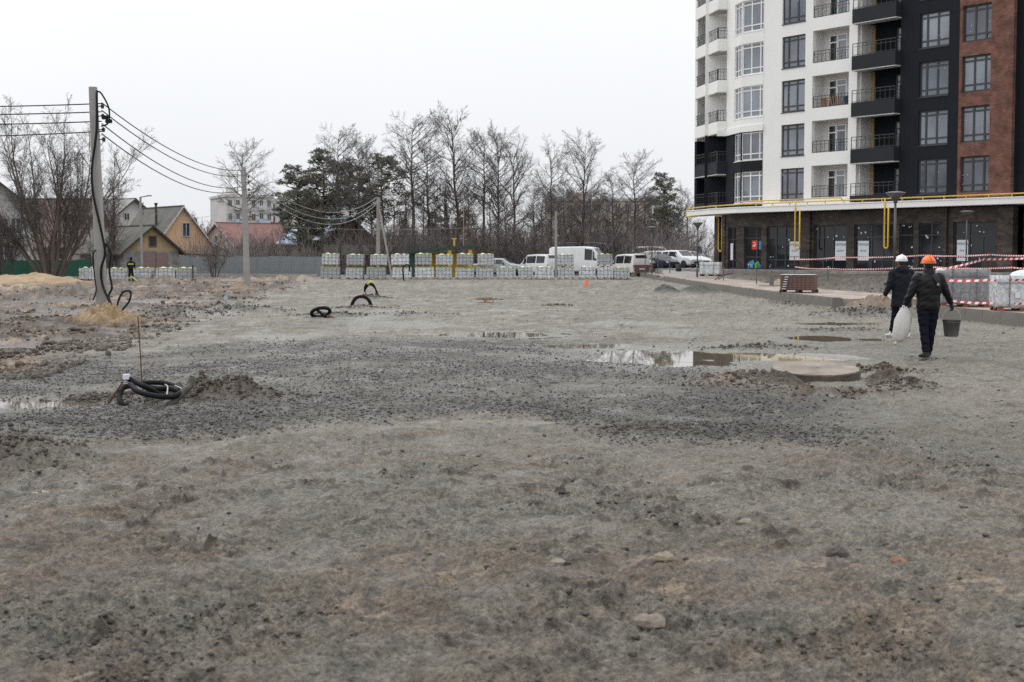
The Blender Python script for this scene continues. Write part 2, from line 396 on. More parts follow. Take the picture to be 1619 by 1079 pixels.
# stones and clods lying on the ground: real pieces, nobody could count them
def scatter(name, n, sampler, size, cols, label, seed, ico=False, flat=.55):
    rg = np.random.default_rng(seed)
    x, y = sampler(rg, n); n = len(x)
    if ico:
        t = (1+5**.5)/2
        B = np.array([(-1,t,0),(1,t,0),(-1,-t,0),(1,-t,0),(0,-1,t),(0,1,t),(0,-1,-t),(0,1,-t),(t,0,-1),(t,0,1),(-t,0,-1),(-t,0,1)])/1.9
        T = np.array([(0,11,5),(0,5,1),(0,1,7),(0,7,10),(0,10,11),(1,5,9),(5,11,4),(11,10,2),(10,7,6),(7,1,8),(3,9,4),(3,4,2),(3,2,6),(3,6,8),(3,8,9),(4,9,5),(2,4,11),(6,2,10),(8,6,7),(9,8,1)])
    else:
        B = np.array([(1,0,0),(0,1,0),(-1,0,0),(0,-1,0),(.3,.2,1),(-.2,-.3,-1)], float)
        T = np.array([(0,1,4),(1,2,4),(2,3,4),(3,0,4),(1,0,5),(2,1,5),(3,2,5),(0,3,5)])
    sz = size(rg, n, x, y)
    a = rg.uniform(0, 2*np.pi, n); ca, sa = np.cos(a), np.sin(a)
    Q = B[None]*rg.uniform(.6, 1.25, (n, len(B), 1))*sz[:, None, None]*np.stack([np.ones(n), rg.uniform(.5, 1, n), rg.uniform(flat*.6, flat*1.3, n)], 1)[:, None, :]
    X = Q[..., 0]*ca[:, None]-Q[..., 1]*sa[:, None]; Y = Q[..., 0]*sa[:, None]+Q[..., 1]*ca[:, None]
    z = H(x, y)
    V = np.stack([X+x[:, None], Y+y[:, None], Q[..., 2]+(z+sz*.12)[:, None]], -1).reshape(-1, 3)
    F = (T[None]+(np.arange(n)*len(B))[:, None, None]).reshape(-1, 3)
    cc = np.array(cols)[rg.integers(0, len(cols), n)]*rg.uniform(.75, 1.25, (n, 1))
    gc = ground_col(x, y); cc = cc*.5+gc*.5
    o = link(name, np_mesh(name, V, F, M_STONE, False, np.repeat(cc, len(B), 0)))
    return tag(o, label, None, None, 'stuff')
M_STONE = M_GROUND.copy(); M_STONE.name = 'stone_and_clod'

def wet(x, y):
    ok = np.ones(len(x), bool)
    for cx, cy, rx, ry, d in PUDDLES: ok &= ((x-cx)/rx)**2+((y-cy)/ry)**2 > 1.0
    return ok
def s_gravel(rg, n):
    # stones thin out with distance only as fast as they stop being told apart
    y = 1/rg.uniform(1/32., 1/12.8, n*3); x = rg.uniform(-.44, .30, n*3)*y
    w = .9*fbm(x/3.1, y/4.5, 3, 51)
    lo = np.interp(x, [-8, -3.2, -.6, .2, 1.0, 3.0, 4], [12.8, 13.9, 16.2, 16.0, 13.8, 13.4, 14.5]); hi = np.interp(x, [-9, -4, 0, 1.5, 3, 4], [24, 31, 31, 27, 24, 22])
    p = ss(-1.0, .8, y-lo+.5*w)*ss(1.0, -3, y-hi+w)*ss(4.4, 2.4, x+.7*w)*np.clip(.65+.7*fbm(x/2.3, y/2.9, 4, 101), .1, 1)
    k = (rg.random(n*3) < p) & wet(x, y); return x[k][:n], y[k][:n]
scatter('gravel', 60000, s_gravel, lambda g, n, x, y: .006+.022*g.random(n)**4, [(.10,.097,.095), (.13,.125,.119), (.07,.068,.067), (.165,.157,.144), (.11,.104,.095)],
        'crushed dark stone spread over the middle of the site', 1, flat=.7)
def s_clod(rg, n):
    y = 1/rg.uniform(1/60., 1/4.6, n*5); x = rg.uniform(-.45, .45, n*5)*(y+1)
    p = np.clip(fbm(x/1.1+4, y/1.5, 3, 21)*1.4-.15, .03, 1)*(x < kerb_x(y)-.3)
    k = (rg.random(n*5) < p) & wet(x, y); return x[k][:n], y[k][:n]
scatter('mud_clods', 12000, s_clod, lambda g, n, x, y: (.0035+.020*g.random(n)**5)*(1+y/30), [(.095,.08,.066), (.12,.112,.10), (.06,.053,.047), (.16,.13,.10)],
        'small dark clods of mud strewn over the ground', 2, True)
def s_earth(rg, n):
    y = 1/rg.uniform(1/95., 1/20., n*4); k = rg.random(n*4) < .78
    x = np.where(k, left_edge(y)+.6-rg.random(n*4)**1.3*.32*y, kerb_x(y)+3.4+rg.random(n*4)*9)
    p = np.clip(.15+1.3*fbm(x/1.9, y/2.6, 3, 12), .02, 1)*np.where(k, 1, (y > 42)*(y < 86))
    q = (rg.random(n*4) < p) & wet(x, y); return x[q][:n], y[q][:n]
scatter('earth_clods', 9000, s_earth, lambda g, n, x, y: .02+.075*g.random(n)**4, [(.085, .066, .052), (.12, .092, .07), (.06, .05, .042), (.17, .125, .085), (.20, .17, .14)],
        'clods of dug earth strewn beside the rolled ground', 5, True, .8)
def s_md(rg, n):
    xs, ys = [], []
    for cx, cy, hh, rx, ry in MOUNDS:
        if cy > 60: continue
        q = int(n*hh/3.2); xs.append(rg.normal(cx, rx*.62, q)); ys.append(rg.normal(cy, ry*.62, q))
    x, y = np.concatenate(xs), np.concatenate(ys); k = wet(x, y); return x[k], y[k]
scatter('mud_crumbs', 9000, s_md, lambda g, n, x, y: (.012+.04*g.random(n)**3), [(.085,.068,.055), (.11,.09,.07), (.05,.044,.04), (.14,.105,.075)],
        'crumbled mud on the heaps round pits and cables', 3, True, .8)
# ------------------------------------------------------------------ the apartment block
M_WHITE = mat('white_render', (.80, .80, .78), .85, .045, .35, .1, 30)
M_NAVY = mat('anthracite_render', (.0125, .0145, .020), .85, .12, .9, .1, 30, spec=.2)
M_NAVYB = mat('anthracite_panel', (.017, .020, .026), .75, .12, .9, spec=.3)
M_FRD = mat('dark_window_frame', (.032, .037, .045), .5, .1, 3)
M_FRW = mat('white_window_frame', (.78, .78, .78), .45, .03, 3)
M_RAIL = mat('dark_railing', (.045, .047, .05), .5, .1, 3)
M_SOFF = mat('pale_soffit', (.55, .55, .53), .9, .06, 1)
M_YEL = mat('yellow_gas_pipe_paint', (.62, .40, .035), .45, .1, 2)
M_CONC = mat('concrete', (.33, .32, .30), .9, .2, 2.5, .4, 25)
M_PAPER = mat('white_paper', (.62, .66, .70), .8, .03, 2)
M_INK = mat('black_print', (.03, .03, .035), .8, 0, 1)
M_RED = mat('red_poster', (.55, .035, .02), .6, .1, 3)
M_TEAL = mat('teal_print', (.03, .25, .38), .6, .3, 6)
M_STAIN = mat('brown_insulation', (.42, .30, .16), .9, .2, 3)

def glass(name, c, ior=1.75, rough=.04):
    m = bpy.data.materials.new(name); m.use_nodes = True
    nt = m.node_tree; n, l = nt.nodes, nt.links; b = n['Principled BSDF']
    tc = n.new('ShaderNodeTexCoord'); nz = n.new('ShaderNodeTexNoise'); nz.inputs['Scale'].default_value = .35; nz.inputs['Detail'].default_value = 3
    ge = n.new('ShaderNodeNewGeometry'); l.new(ge.outputs['Position'], nz.inputs['Vector'])
    mr = n.new('ShaderNodeMapRange'); mr.inputs[1].default_value = .35; mr.inputs[2].default_value = .65; mr.inputs[3].default_value = .6; mr.inputs[4].default_value = 1.4
    l.new(nz.outputs[0], mr.inputs[0])
    mx = n.new('ShaderNodeMix'); mx.data_type = 'RGBA'; mx.blend_type = 'MULTIPLY'; mx.inputs[0].default_value = 1
    mx.inputs[6].default_value = (*c, 1); l.new(mr.outputs[0], mx.inputs[7]); l.new(mx.outputs[2], b.inputs['Base Color'])
    b.inputs['Roughness'].default_value = rough; b.inputs['IOR'].default_value = ior
    n2 = n.new('ShaderNodeTexNoise'); n2.inputs['Scale'].default_value = .9; l.new(ge.outputs['Position'], n2.inputs['Vector'])
    bp = n.new('ShaderNodeBump'); bp.inputs['Strength'].default_value = .06; bp.inputs['Distance'].default_value = .03
    l.new(n2.outputs[0], bp.inputs['Height']); l.new(bp.outputs[0], b.inputs['Normal'])
    return m
M_GLASS = glass('window_glass', (.14, .16, .195), 1.8)
M_GLASSW = glass('pale_window_glass', (.18, .20, .235), 1.75)
M_GLASSD = glass('deep_window_glass', (.08, .095, .125), 1.75)
M_SHOP = glass('shop_glass', (.018, .019, .022), 1.45)
M_CARGL = glass('car_glass', (.02, .022, .025), 1.5)

def brick_mat(name, c1, c2, mortar, bw=.25, bh=.075, rough=.9, rot=0.0, bump=.5):
    m = bpy.data.materials.new(name); m.use_nodes = True
    n, l = m.node_tree.nodes, m.node_tree.links; b = n['Principled BSDF']; b.inputs['Roughness'].default_value = rough
    tc = n.new('ShaderNodeTexCoord'); mp = n.new('ShaderNodeMapping'); mp.inputs['Rotation'].default_value = (math.pi/2, 0, rot)
    l.new(tc.outputs['Object'], mp.inputs['Vector'])
    br = n.new('ShaderNodeTexBrick'); br.inputs['Scale'].default_value = 1; br.inputs['Brick Width'].default_value = bw; br.inputs['Row Height'].default_value = bh
    br.inputs['Mortar Size'].default_value = .008; br.inputs['Color1'].default_value = (*c1, 1); br.inputs['Color2'].default_value = (*c2, 1); br.inputs['Mortar'].default_value = (*mortar, 1)
    l.new(mp.outputs[0], br.inputs['Vector'])
    nz = n.new('ShaderNodeTexNoise'); nz.inputs['Scale'].default_value = 1.6; nz.inputs['Detail'].default_value = 8
    l.new(mp.outputs[0], nz.inputs['Vector'])
    mr = n.new('ShaderNodeMapRange'); mr.inputs[1].default_value = .3; mr.inputs[2].default_value = .7; mr.inputs[3].default_value = .6; mr.inputs[4].default_value = 1.35
    l.new(nz.outputs[0], mr.inputs[0])
    mx = n.new('ShaderNodeMix'); mx.data_type = 'RGBA'; mx.blend_type = 'MULTIPLY'; mx.inputs[0].default_value = 1
    l.new(br.outputs[0], mx.inputs[6]); l.new(mr.outputs[0], mx.inputs[7]); l.new(mx.outputs[2], b.inputs['Base Color'])
    bp = n.new('ShaderNodeBump'); bp.inputs['Strength'].default_value = bump; bp.inputs['Distance'].default_value = .01; bp.invert = True
    l.new(br.outputs['Fac'], bp.inputs['Height']); l.new(bp.outputs[0], b.inputs['Normal'])
    return m
M_BRICK = brick_mat('red_brown_brick', (.190, .077, .050), (.112, .048, .036), (.15, .10, .085), .26, .085)

def marble_mat():
    m = bpy.data.materials.new('dark_brown_stone'); m.use_nodes = True
    n, l = m.node_tree.nodes, m.node_tree.links; b = n['Principled BSDF']; b.inputs['Roughness'].default_value = .6; b.inputs['Specular IOR Level'].default_value = .35
    tc = n.new('ShaderNodeTexCoord'); mp = n.new('ShaderNodeMapping'); mp.inputs['Rotation'].default_value = (.2, .75, .3); mp.inputs['Scale'].default_value = (1.1, 1.1, 2.6)
    l.new(tc.outputs['Object'], mp.inputs['Vector'])
    nz = n.new('ShaderNodeTexNoise'); nz.inputs['Scale'].default_value = .75; nz.inputs['Detail'].default_value = 9; nz.inputs['Distortion'].default_value = 1.6; nz.inputs['Roughness'].default_value = .68
    l.new(mp.outputs[0], nz.inputs['Vector'])
    rp = n.new('ShaderNodeValToRGB'); e = rp.color_ramp.elements
    e[0].position = .36; e[0].color = (.018, .015, .014, 1); e[1].position = .70; e[1].color = (.13, .095, .072, 1)
    k = e.new(.52); k.color = (.048, .038, .033, 1)
    l.new(nz.outputs[0], rp.inputs[0]); l.new(rp.outputs[0], b.inputs['Base Color'])
    return m
M_STONEW = marble_mat()

ROT_B = math.atan2(EX[1], EX[0])
bld = thing('apartment_building', 'white, anthracite and brick apartment block with shops on its dark stone ground floor', 'building', (P0[0], P0[1], 0), ROT_B)
def toloc(w): d = np.array(w[:2])-P0; return (float(d@EX), float(d@EY))
def fu(px):
    r = (px-CX)/FPX; return (98*r-19.2)/(.582+.8132*r)

def wall_strip(mb, a, b, z0, z1, ops=(), off=0.0, depth=.28, m=0):
    """a wall from a to b (left to right seen from outside) with real openings (s0,s1,z0,z1) and their reveals"""
    a, b = Vector(a), Vector(b); L = (b-a).length; d = (b-a)/L; nrm = Vector((d.y, -d.x))
    def pt(s, z, t=0): q = a+d*s+nrm*(off-t); return (q.x, q.y, z)
    S = sorted({0, L, *[o[0] for o in ops], *[o[1] for o in ops]}); Z = sorted({z0, z1, *[o[2] for o in ops], *[o[3] for o in ops]})
    for i in range(len(S)-1):
        for j in range(len(Z)-1):
            cs, cz = (S[i]+S[i+1])/2, (Z[j]+Z[j+1])/2
            if any(o[0] < cs < o[1] and o[2] < cz < o[3] for o in ops): continue
            mb.add([pt(S[i], Z[j]), pt(S[i+1], Z[j]), pt(S[i+1], Z[j+1]), pt(S[i], Z[j+1])], [(0,1,2,3)], m)
    for s0, s1, q0, q1 in ops:
        mb.add([pt(s0,q0), pt(s1,q0), pt(s1,q0,depth), pt(s0,q0,depth)], [(0,1,2,3)], m)
        mb.add([pt(s0,q1), pt(s1,q1), pt(s1,q1,depth), pt(s0,q1,depth)], [(3,2,1,0)], m)
        mb.add([pt(s0,q0), pt(s0,q1), pt(s0,q1,depth), pt(s0,q0,depth)], [(3,2,1,0)], m)
        mb.add([pt(s1,q0), pt(s1,q1), pt(s1,q1,depth), pt(s1,q0,depth)], [(0,1,2,3)], m)
    for s, t in ((0, 1), (L, 0)):      # ends have thickness
        q = [pt(s, z0), pt(s, z1), pt(s, z1, depth), pt(s, z0, depth)]
        mb.add(q, [(0,1,2,3) if t else (3,2,1,0)], m)
    q = [pt(0, z1), pt(L, z1), pt(L, z1, depth), pt(0, z1, depth)]; mb.add(q, [(0,1,2,3)], m)

_frames = {}
def window(parent, a, d, s0, s1, z0, z1, cols, rows, fr=M_FRD, gl=M_GLASS, inset=.13, w=.07, name='window', pane='pane', fw=None):
    """frame with mullions and one pane per light; a = wall start, d = unit direction along the wall (building coordinates)"""
    Wd, Ht = s1-s0, z1-z0
    if gl in (M_GLASS, M_GLASSW): gl = R.choice([gl, gl, M_GLASS, M_GLASSD, M_GLASSW])
    key = (round(Wd, 3), round(Ht, 3), tuple(cols), tuple(rows), fr.name, gl.name, w)
    cx = [0]; 
    for c in cols: cx.append(cx[-1]+c)
    cx = [q/cx[-1]*Wd for q in cx]
    rz_ = [0]
    for c in rows: rz_.append(rz_[-1]+c)
    rz_ = [q/rz_[-1]*Ht for q in rz_]
    if key not in _frames:
        mb = MB(); D = .08
        for i, x in enumerate(cx):
            ww = w if 0 < i < len(cx)-1 else w*.75
            x0 = x-ww/2 if 0 < i < len(cx)-1 else (0 if i == 0 else Wd-ww)
            mb.bx((x0, -D/2, 0), (x0+ww, D/2, Ht))
        for j, z in enumerate(rz_):
            ww = w*.8; zz = z-ww/2 if 0 < j < len(rz_)-1 else (0 if j == 0 else Ht-ww)
            for i in range(len(cx)-1):
                mb.bx((cx[i]+w*.45, -D/2+.004, zz), (cx[i+1]-w*.45, D/2-.004, zz+ww))
        mb.bx((-.03, -inset-.05, -.05), (Wd+.03, D/2, -.003))       # sill
        panes = []
        for i in range(len(cx)-1):
            for j in range(len(rz_)-1):
                p = MB(); p.bx((cx[i]+w*.5, .0, rz_[j]+w*.4), (cx[i+1]-w*.5, .02, rz_[j+1]-w*.4)); panes.append(p.mesh('pane', gl))
        _frames[key] = (mb.mesh('window_frame', fr), panes)
    fm, panes = _frames[key]
    n = Vector((d[1], -d[0])); o = Vector(a)+Vector(d)*s0-n*inset
    win = link(name, fm, parent, (o.x, o.y, z0), math.atan2(d[1], d[0]))
    for p in panes: q = link(pane, p, win); q.rotation_euler = (R.uniform(-.006, .006), 0, R.uniform(-.008, .008))
    return win

def railing(mb, a, b, z, h=.75, n=8):
    a, b = Vector((a[0], a[1], z)), Vector((b[0], b[1], z)); up = Vector((0,0,1))
    mb.bar(a+up*h, b+up*h, .05, .04); mb.bar(a+up*(h*.74), b+up*(h*.74), .028); mb.bar(a+up*.06, b+up*.06, .03)
    for i in range(n+1):
        q = a.lerp(b, i/n); mb.bar(q, q+up*(h if i in (0, n) else h*.98), .04 if i in (0, n) else .022)

NST = 6
A = toloc((16.33, 102.0)); Q = toloc((15.77, 105.2)); Rr = toloc((15.07, 105.2)); Sp = toloc((14.65, 107.6)); T = toloc((14.5, 107.6)); W = toloc((14.06, 110.1))
A = (A[0], 0.0)
UB = fu(1203.5); X0 = 0.0
ux = dict(w0=fu(1232), w1=fu(1268.5), l0=fu(1280), l1=fu(1337), p1=fu(1350), b1=fu(1416), dw0=fu(1447.5), dw1=fu(1493.5), br0=fu(1508), bw0=fu(1511), bw1=fu(1560), br1=fu(1595))
ZT = 5.15; ZTOP = ZT+.42+3.0*NST
WIN = [(ux['w0'], 5.5+3*k) for k in range(NST)]
# --- white wall with window and loggia openings
wm = MB(); b0 = Vector((UB, 0)); 
ops = []
for k in range(NST):
    ops.append((ux['w0']-UB, ux['w1']-UB, 5.5+3*k, 7.65+3*k)); ops.append((ux['l0']-UB, ux['l1']-UB, 5.57+3*k, 7.72+3*k))
wall_strip(wm, (UB, 0), (ux['p1'], 0), ZT, ZTOP, ops)
wm.build('white_wall', M_WHITE, bld)
# --- bay: facet turning back to the left, two dark storeys below and white above
fdir = (Vector(A)-Vector(Q)).normalized(); FL = (Vector(A)-Vector(Q)).length
for nm, mt, zz0, zz1, ks in (('dark_bay_wall', M_NAVY, ZT, 10.45, (0, 1)), ('white_bay_wall', M_WHITE, 10.45, ZTOP, range(2, NST))):
    mb = MB()
    wall_strip(mb, Q, A, zz0, zz1, [(FL-1.5, FL-.03, 5.42+3*k, 7.62+3*k) for k in ks], .03)
    wall_strip(mb, A, (UB, 0), zz0, zz1, [(.03, UB-A[0]-.02, 5.42+3*k, 7.62+3*k) for k in ks], .03)
    mb.build(nm, mt, bld)
mb = MB()
for a_, b_ in ((Rr, Q), (Q, A), (A, (UB+.0, 0))):
    v = (Vector(b_)-Vector(a_)).normalized(); n = Vector((v.y, -v.x))
    a2, b2 = Vector(a_)-v*.02, Vector(b_)+v*.06
    mb.ext([(*(a2+n*.02), 10.42), (*(b2+n*.02), 10.42), (*(b2+n*.14), 10.5), (*(b2+n*.14), 10.72), (*(b2+n*.03), 10.86), (*(a2+n*.03), 10.86), (*(a2+n*.14), 10.72), (*(a2+n*.14), 10.5)][0:1]+[(*(b2+n*.02), 10.42), (*(b2+n*.02), 10.86), (*(a2+n*.02), 10.86)], (n.x*.1, n.y*.1, 0))
mb.build('white_moulding', M_WHITE, bld)
for k in range(NST):
    window(bld, Q, fdir, FL-1.5, FL-.03, 5.42+3*k, 7.62+3*k, [.42, .58], [.2, .66, .14], M_FRW, M_GLASSW, .1, .09)
    window(bld, A, (1, 0), .03, UB-A[0]-.02, 5.42+3*k, 7.62+3*k, [.42, .42, .16], [.2, .66, .14], M_FRW, M_GLASS, .1, .1)
    window(bld, (0, 0), (1, 0), ux['w0'], ux['w1'], 5.5+3*k, 7.65+3*k, [.25, .39, .36], [.18, .68, .14], M_FRD, M_GLASS, .14, .12)
# --- loggias
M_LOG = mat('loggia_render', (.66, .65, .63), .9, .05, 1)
for k in range(NST):
    lg, rl = MB(), MB()
    z = 3*k; a, b = ux['l0'], ux['l1']
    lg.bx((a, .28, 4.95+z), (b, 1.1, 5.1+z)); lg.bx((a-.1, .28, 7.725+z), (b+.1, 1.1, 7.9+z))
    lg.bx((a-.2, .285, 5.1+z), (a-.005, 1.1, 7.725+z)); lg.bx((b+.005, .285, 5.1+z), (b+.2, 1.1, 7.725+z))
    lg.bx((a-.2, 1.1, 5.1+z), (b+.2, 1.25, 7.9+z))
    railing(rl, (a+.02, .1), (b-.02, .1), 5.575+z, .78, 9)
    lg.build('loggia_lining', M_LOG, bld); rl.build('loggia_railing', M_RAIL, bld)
    window(bld, (0, 1.1), (1, 0), a+.55, a+1.25, 5.14+z, 7.45+z, [1], [.78, .22], M_FRW, M_SHOP, -.045, .1, 'balcony_door')
    window(bld, (0, 1.1), (1, 0), a+1.27, a+2.1, 5.14+z, 7.45+z, [1], [.82, .18], M_FRW, M_GLASS, -.045, .1, 'balcony_door')
# --- anthracite balconies
a, b = ux['p1'], ux['b1']
for k in range(NST):
    z = 3*k; lg, sp, so, pp = MB(), MB(), MB(), MB()
    lg.bx((a, 1.4, 4.7+z), (b+.1, 1.55, 7.699+z)); lg.bx((b-.1, .28, 4.7+z), (b+.1, 1.395, 7.699+z))
    lg.bx((a, 0.02, 4.75+z), (b-.12, 1.39, 4.9+z))
    z0 = 4.66+z if k else 5.16
    sp.bx((a+.0, -.55, z0), (b+.12, -.43, 5.57+z)); sp.bx((a, -.425, z0), (a+.1, -.005, 5.57+z)); sp.bx((b+.02, -.425, z0), (b+.12, -.005, 5.57+z))
    if k: so.bx((a-.0, -.555, z0-.05), (b+.125, .3, z0-.004))
    r2 = MB(); railing(r2, (a+.04, -.5), (b+.08, -.5), 5.575+z, .78, 9); railing(r2, (b+.08, -.5), (b+.08, -.02), 5.575+z, .78, 2)
    r2.build('balcony_railing', M_RAIL, bld)
    window(bld, (0, 1.4), (1, 0), b-1.3, b-.25, 5.0+z, 7.3+z, [.35, .65], [.8, .2], M_FRD, M_GLASS, -.045, .1, 'balcony_door')
    pp.bx((a+.12, 1.3, 4.9+z), (a+.34, 1.39, 7.69+z))
    lg.build('balcony_wall', M_NAVY, bld); sp.build('balcony_parapet', M_NAVYB, bld); pp.build('insulation_strip', M_STAIN, bld)
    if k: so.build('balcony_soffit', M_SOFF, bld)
mb = MB(); mb.bx((a-.02, .29, ZT), (a+.1, 1.39, ZTOP)); mb.build('white_pier', M_WHITE, bld)
# --- anthracite wall with windows, brick wall with windows
mb = MB()
wall_strip(mb, (ux['b1']+.1, 0), (ux['br0'], 0), ZT, ZTOP, [(ux['dw0']-ux['b1']-.1, ux['dw1']-ux['b1']-.1, 5.5+3*k, 7.66+3*k) for k in range(NST)], .02)
mb.build('dark_wall', M_NAVY, bld)
mb = MB()
wall_strip(mb, (ux['br0']+.12, 0), (ux['br1'], 0), ZT, ZTOP, [(ux['bw0']-ux['br0']+.06, ux['bw1']-ux['br0']-.12, 5.5+3*k, 7.66+3*k) for k in range(NST)], .07)
mb.build('brick_wall', M_BRICK, bld)
mb = MB(); mb.bx((ux['br0'], -.02, ZT), (ux['br0']+.118, .3, ZTOP)); mb.bx((ux['br1']+.003, .5, ZT), (ux['br1']+7, .8, ZTOP)); mb.bx((ux['br1']-.25, .25, ZT), (ux['br1']-.003, .8, ZTOP))
mb.build('dark_return_wall', M_NAVY, bld)
for k in range(NST):
    window(bld, (0, 0), (1, 0), ux['dw0'], ux['dw1'], 5.5+3*k, 7.66+3*k, [.23, .37, .40], [.2, .66, .14], M_FRD, M_GLASSW, .12, .13)
    window(bld, (0, 0), (1, 0), ux['bw0']+.18, ux['bw1'], 5.5+3*k, 7.66+3*k, [.40, .38, .22], [.2, .66, .14], M_FRD, M_GLASSW, .12, .13)
# --- corner balconies on the left
qin = Vector(Q)+Vector((.25, 1.5)); sin_ = Vector(Sp)+Vector((1.7, 1.0)); tin = Vector(T)+Vector((1.5, 1.4)); win_ = Vector(W)+Vector((1.6, 1.1))
for k in range(NST):
    z = 3*k; dark = k < 2; cw, cd, py = MB(), MB(), MB(); mp_ = M_NAVYB if dark else M_WHITE
    z0 = 4.66+z if k else 5.16
    for pa, pb in ((Rr, Q), (Sp, Rr), (W, T)):
        v = (Vector(pb)-Vector(pa)); n = Vector((v.y, -v.x)).normalized(); e = v.normalized()*.06
        pa_, pb_ = Vector(pa)+e*(0 if pa is not Rr else 0), Vector(pb)
        q = [pa_, pb_, pb_-n*.12, pa_-n*.12]
        tgt = MB(); tgt.prism([(p.x, p.y) for p in q], z0, 5.5+z+.003*(pa is Rr)); tgt.build('balcony_parapet', mp_, bld)
        r2 = MB(); railing(r2, pa_-n*.06, pb_-n*.06, 5.51+z, .8, 3 if v.length < 1 else 7); r2.build('balcony_railing', M_RAIL, bld)
    poly = [Rr, Q, qin, sin_, Sp]
    sl = MB(); sl.prism([tuple(p) for p in poly], z0-.06 if k else 5.1, z0-.005 if k else 5.155)
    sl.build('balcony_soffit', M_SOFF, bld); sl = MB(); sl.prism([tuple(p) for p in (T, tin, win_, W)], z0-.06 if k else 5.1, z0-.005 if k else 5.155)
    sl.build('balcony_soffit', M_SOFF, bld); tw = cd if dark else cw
    zb = 5.16 if k == 0 else 4.66+z; zt_ = 7.6+z
    for pa, pb in ((sin_, qin), (qin, Vector(Q)), (win_, tin), (tin, Vector(T))):
        v = (pb-pa); n = Vector((v.y, -v.x)).normalized(); q = [pa, pb, pb-n*.1, pa-n*.1]
        tw.prism([(p.x, p.y) for p in q], zb, zt_+.05)
    v = (qin-sin_).normalized()
    window(bld, sin_+Vector((v.y, -v.x))*.07, v, .3, 1.1, 5.0+z, 7.25+z, [1], [.8, .2], M_FRW, M_GLASS, -.03, .09, 'balcony_door')
    py.bar((*(sin_.lerp(qin, .62)+Vector((v.y, -v.x))*.1), zb+.1), (*(sin_.lerp(qin, .62)+Vector((v.y, -v.x))*.1), zt_), .1)
    tw.build('corner_wall', M_NAVY if dark else M_WHITE, bld); py.build('riser_pipe', M_STAIN, bld)
for zz0, zz1, mt in ((ZT, 10.42, M_NAVY), (10.42, ZTOP, M_WHITE)):
    mb = MB(); s_, t_ = Vector(Sp), Vector(T)
    mb.prism([(s_.x+.02, s_.y), (s_.x+.32, s_.y+.15), (t_.x+.2, t_.y+.3), (t_.x-.06, t_.y+.03)], zz0, zz1)
    w_ = Vector(W); mb.prism([(w_.x-.02, w_.y), (w_.x+.25, w_.y), (w_.x+.25, w_.y+4), (w_.x-.02, w_.y+4)], zz0, zz1)
    mb.build('corner_pier', mt, bld)
# --- the mass behind, and the roof
mb = MB(); mb.prism([(-6.0, 3.6), (ux['br1']+7, 1.7), (ux['br1']+7, 15), (-12.5, 15), (-11.0, 5.4), (-8.4, 4.6)], .3, ZTOP); mb.build('core_wall', M_NAVY, bld)
mb = MB(); mb.prism([W, T, Sp, Rr, Q, A, (UB, -.1), (ux['br1']+7, -.1), (ux['br1']+7, 15.3), (-13, 15.3)], ZTOP+.004, ZTOP+.5); mb.build('roof', M_WHITE, bld)
# --- ground floor: dark stone with shop fronts, white cornice, gas pipe
line = [W, T, Sp, Rr, Q, A, (UB, 0), (ux['br1'], 0), (ux['br1']+.02, .5), (ux['br1']+7, .5)]
def offset(pl, t):
    out = []
    for i, p in enumerate(pl):
        p = Vector(p); ns = []
        if i: v = (p-Vector(pl[i-1])).normalized(); ns.append(Vector((v.y, -v.x)))
        if i < len(pl)-1: v = (Vector(pl[i+1])-p).normalized(); ns.append(Vector((v.y, -v.x)))
        n = sum(ns, Vector((0, 0))); n = n/max(n.length, .001); k = 1/max(.5, n.dot(ns[0]))
        out.append(p+n*t*k)
    return out
cl = [W, Sp, Rr, A, (ux['br0'], 0), (ux['br0'], .001), (ux['br1']+7.2, .0)]
cl = [W, Sp, Rr, (A[0]+.4, -.1), (UB, -.1), (ux['br1']+.5, -.1), (ux['br1']+7.2, -.02)]
o1 = offset(cl, .62); mb = MB()
mb.prism([tuple(p) for p in o1]+[(ux['br1']+7.2, 1.5), (-5, 2.6), (-10.5, 4.5)], 4.70, ZT-.04); mb.build('cornice', M_WHITE, bld)
o2 = offset(cl, .66); mb = MB(); mb.prism([tuple(p) for p in o2]+[(ux['br1']+7.2, .2), (-5, 1.4), (-10.5, 3.5)], ZT-.10, ZT-.055); mb.build('cornice_drip', M_WHITE, bld)
gp = MB(); o3 = offset(cl, .5)
gp.tube([(p.x, p.y, ZT+.14) for p in o3], .042, 8)
gp.tube([(p.x, p.y-.1, ZT+.33) for p in o3[3:5]]+[(o3[4].x+.3, o3[4].y, ZT+.33), (fu(1337), o3[4].y, ZT+.33), (fu(1339), o3[4].y, ZT+.2)], .04, 6)
for i in range(14):
    t = i/13; q = o3[4].lerp(o3[5], t); gp.box((q.x, q.y, ZT+.04), (.06, .06, .12))
def droploop(ua, va, zt, zb, w=.28):
    gp.tube([(ua, va, ZT+.14), (ua, va-.12, ZT+.1), (ua, va-.14, zt), (ua, va-.14, zb+.12), (ua+.04, va-.14, zb+.03), (ua+w/2, va-.14, zb), (ua+w-.04, va-.14, zb+.03), (ua+w, va-.14, zb+.12), (ua+w, va-.14, zt+.2), (ua+w, va+.1, zt+.3)], .055, 8)
droploop(fu(1268), -.62, 4.5, 2.12, .42); droploop(fu(1409), -.62, 4.5, 2.15, .3)
qq = offset(cl, .7)[2]; rr = Vector(Q)+Vector((-.35, -.25))
gp.tube([(rr.x, rr.y, ZT+.14), (rr.x-.1, rr.y-.3, ZT+.1), (rr.x-.1, rr.y-.3, 4.5), (rr.x-.1, rr.y-.05, 4.4), (rr.x-.1, rr.y-.05, 2.15), (rr.x+.05, rr.y-.05, 1.98), (rr.x+.3, rr.y-.15, 1.98), (rr.x+.42, rr.y-.2, 2.15), (rr.x+.42, rr.y-.2, 4.5)], .055, 8)
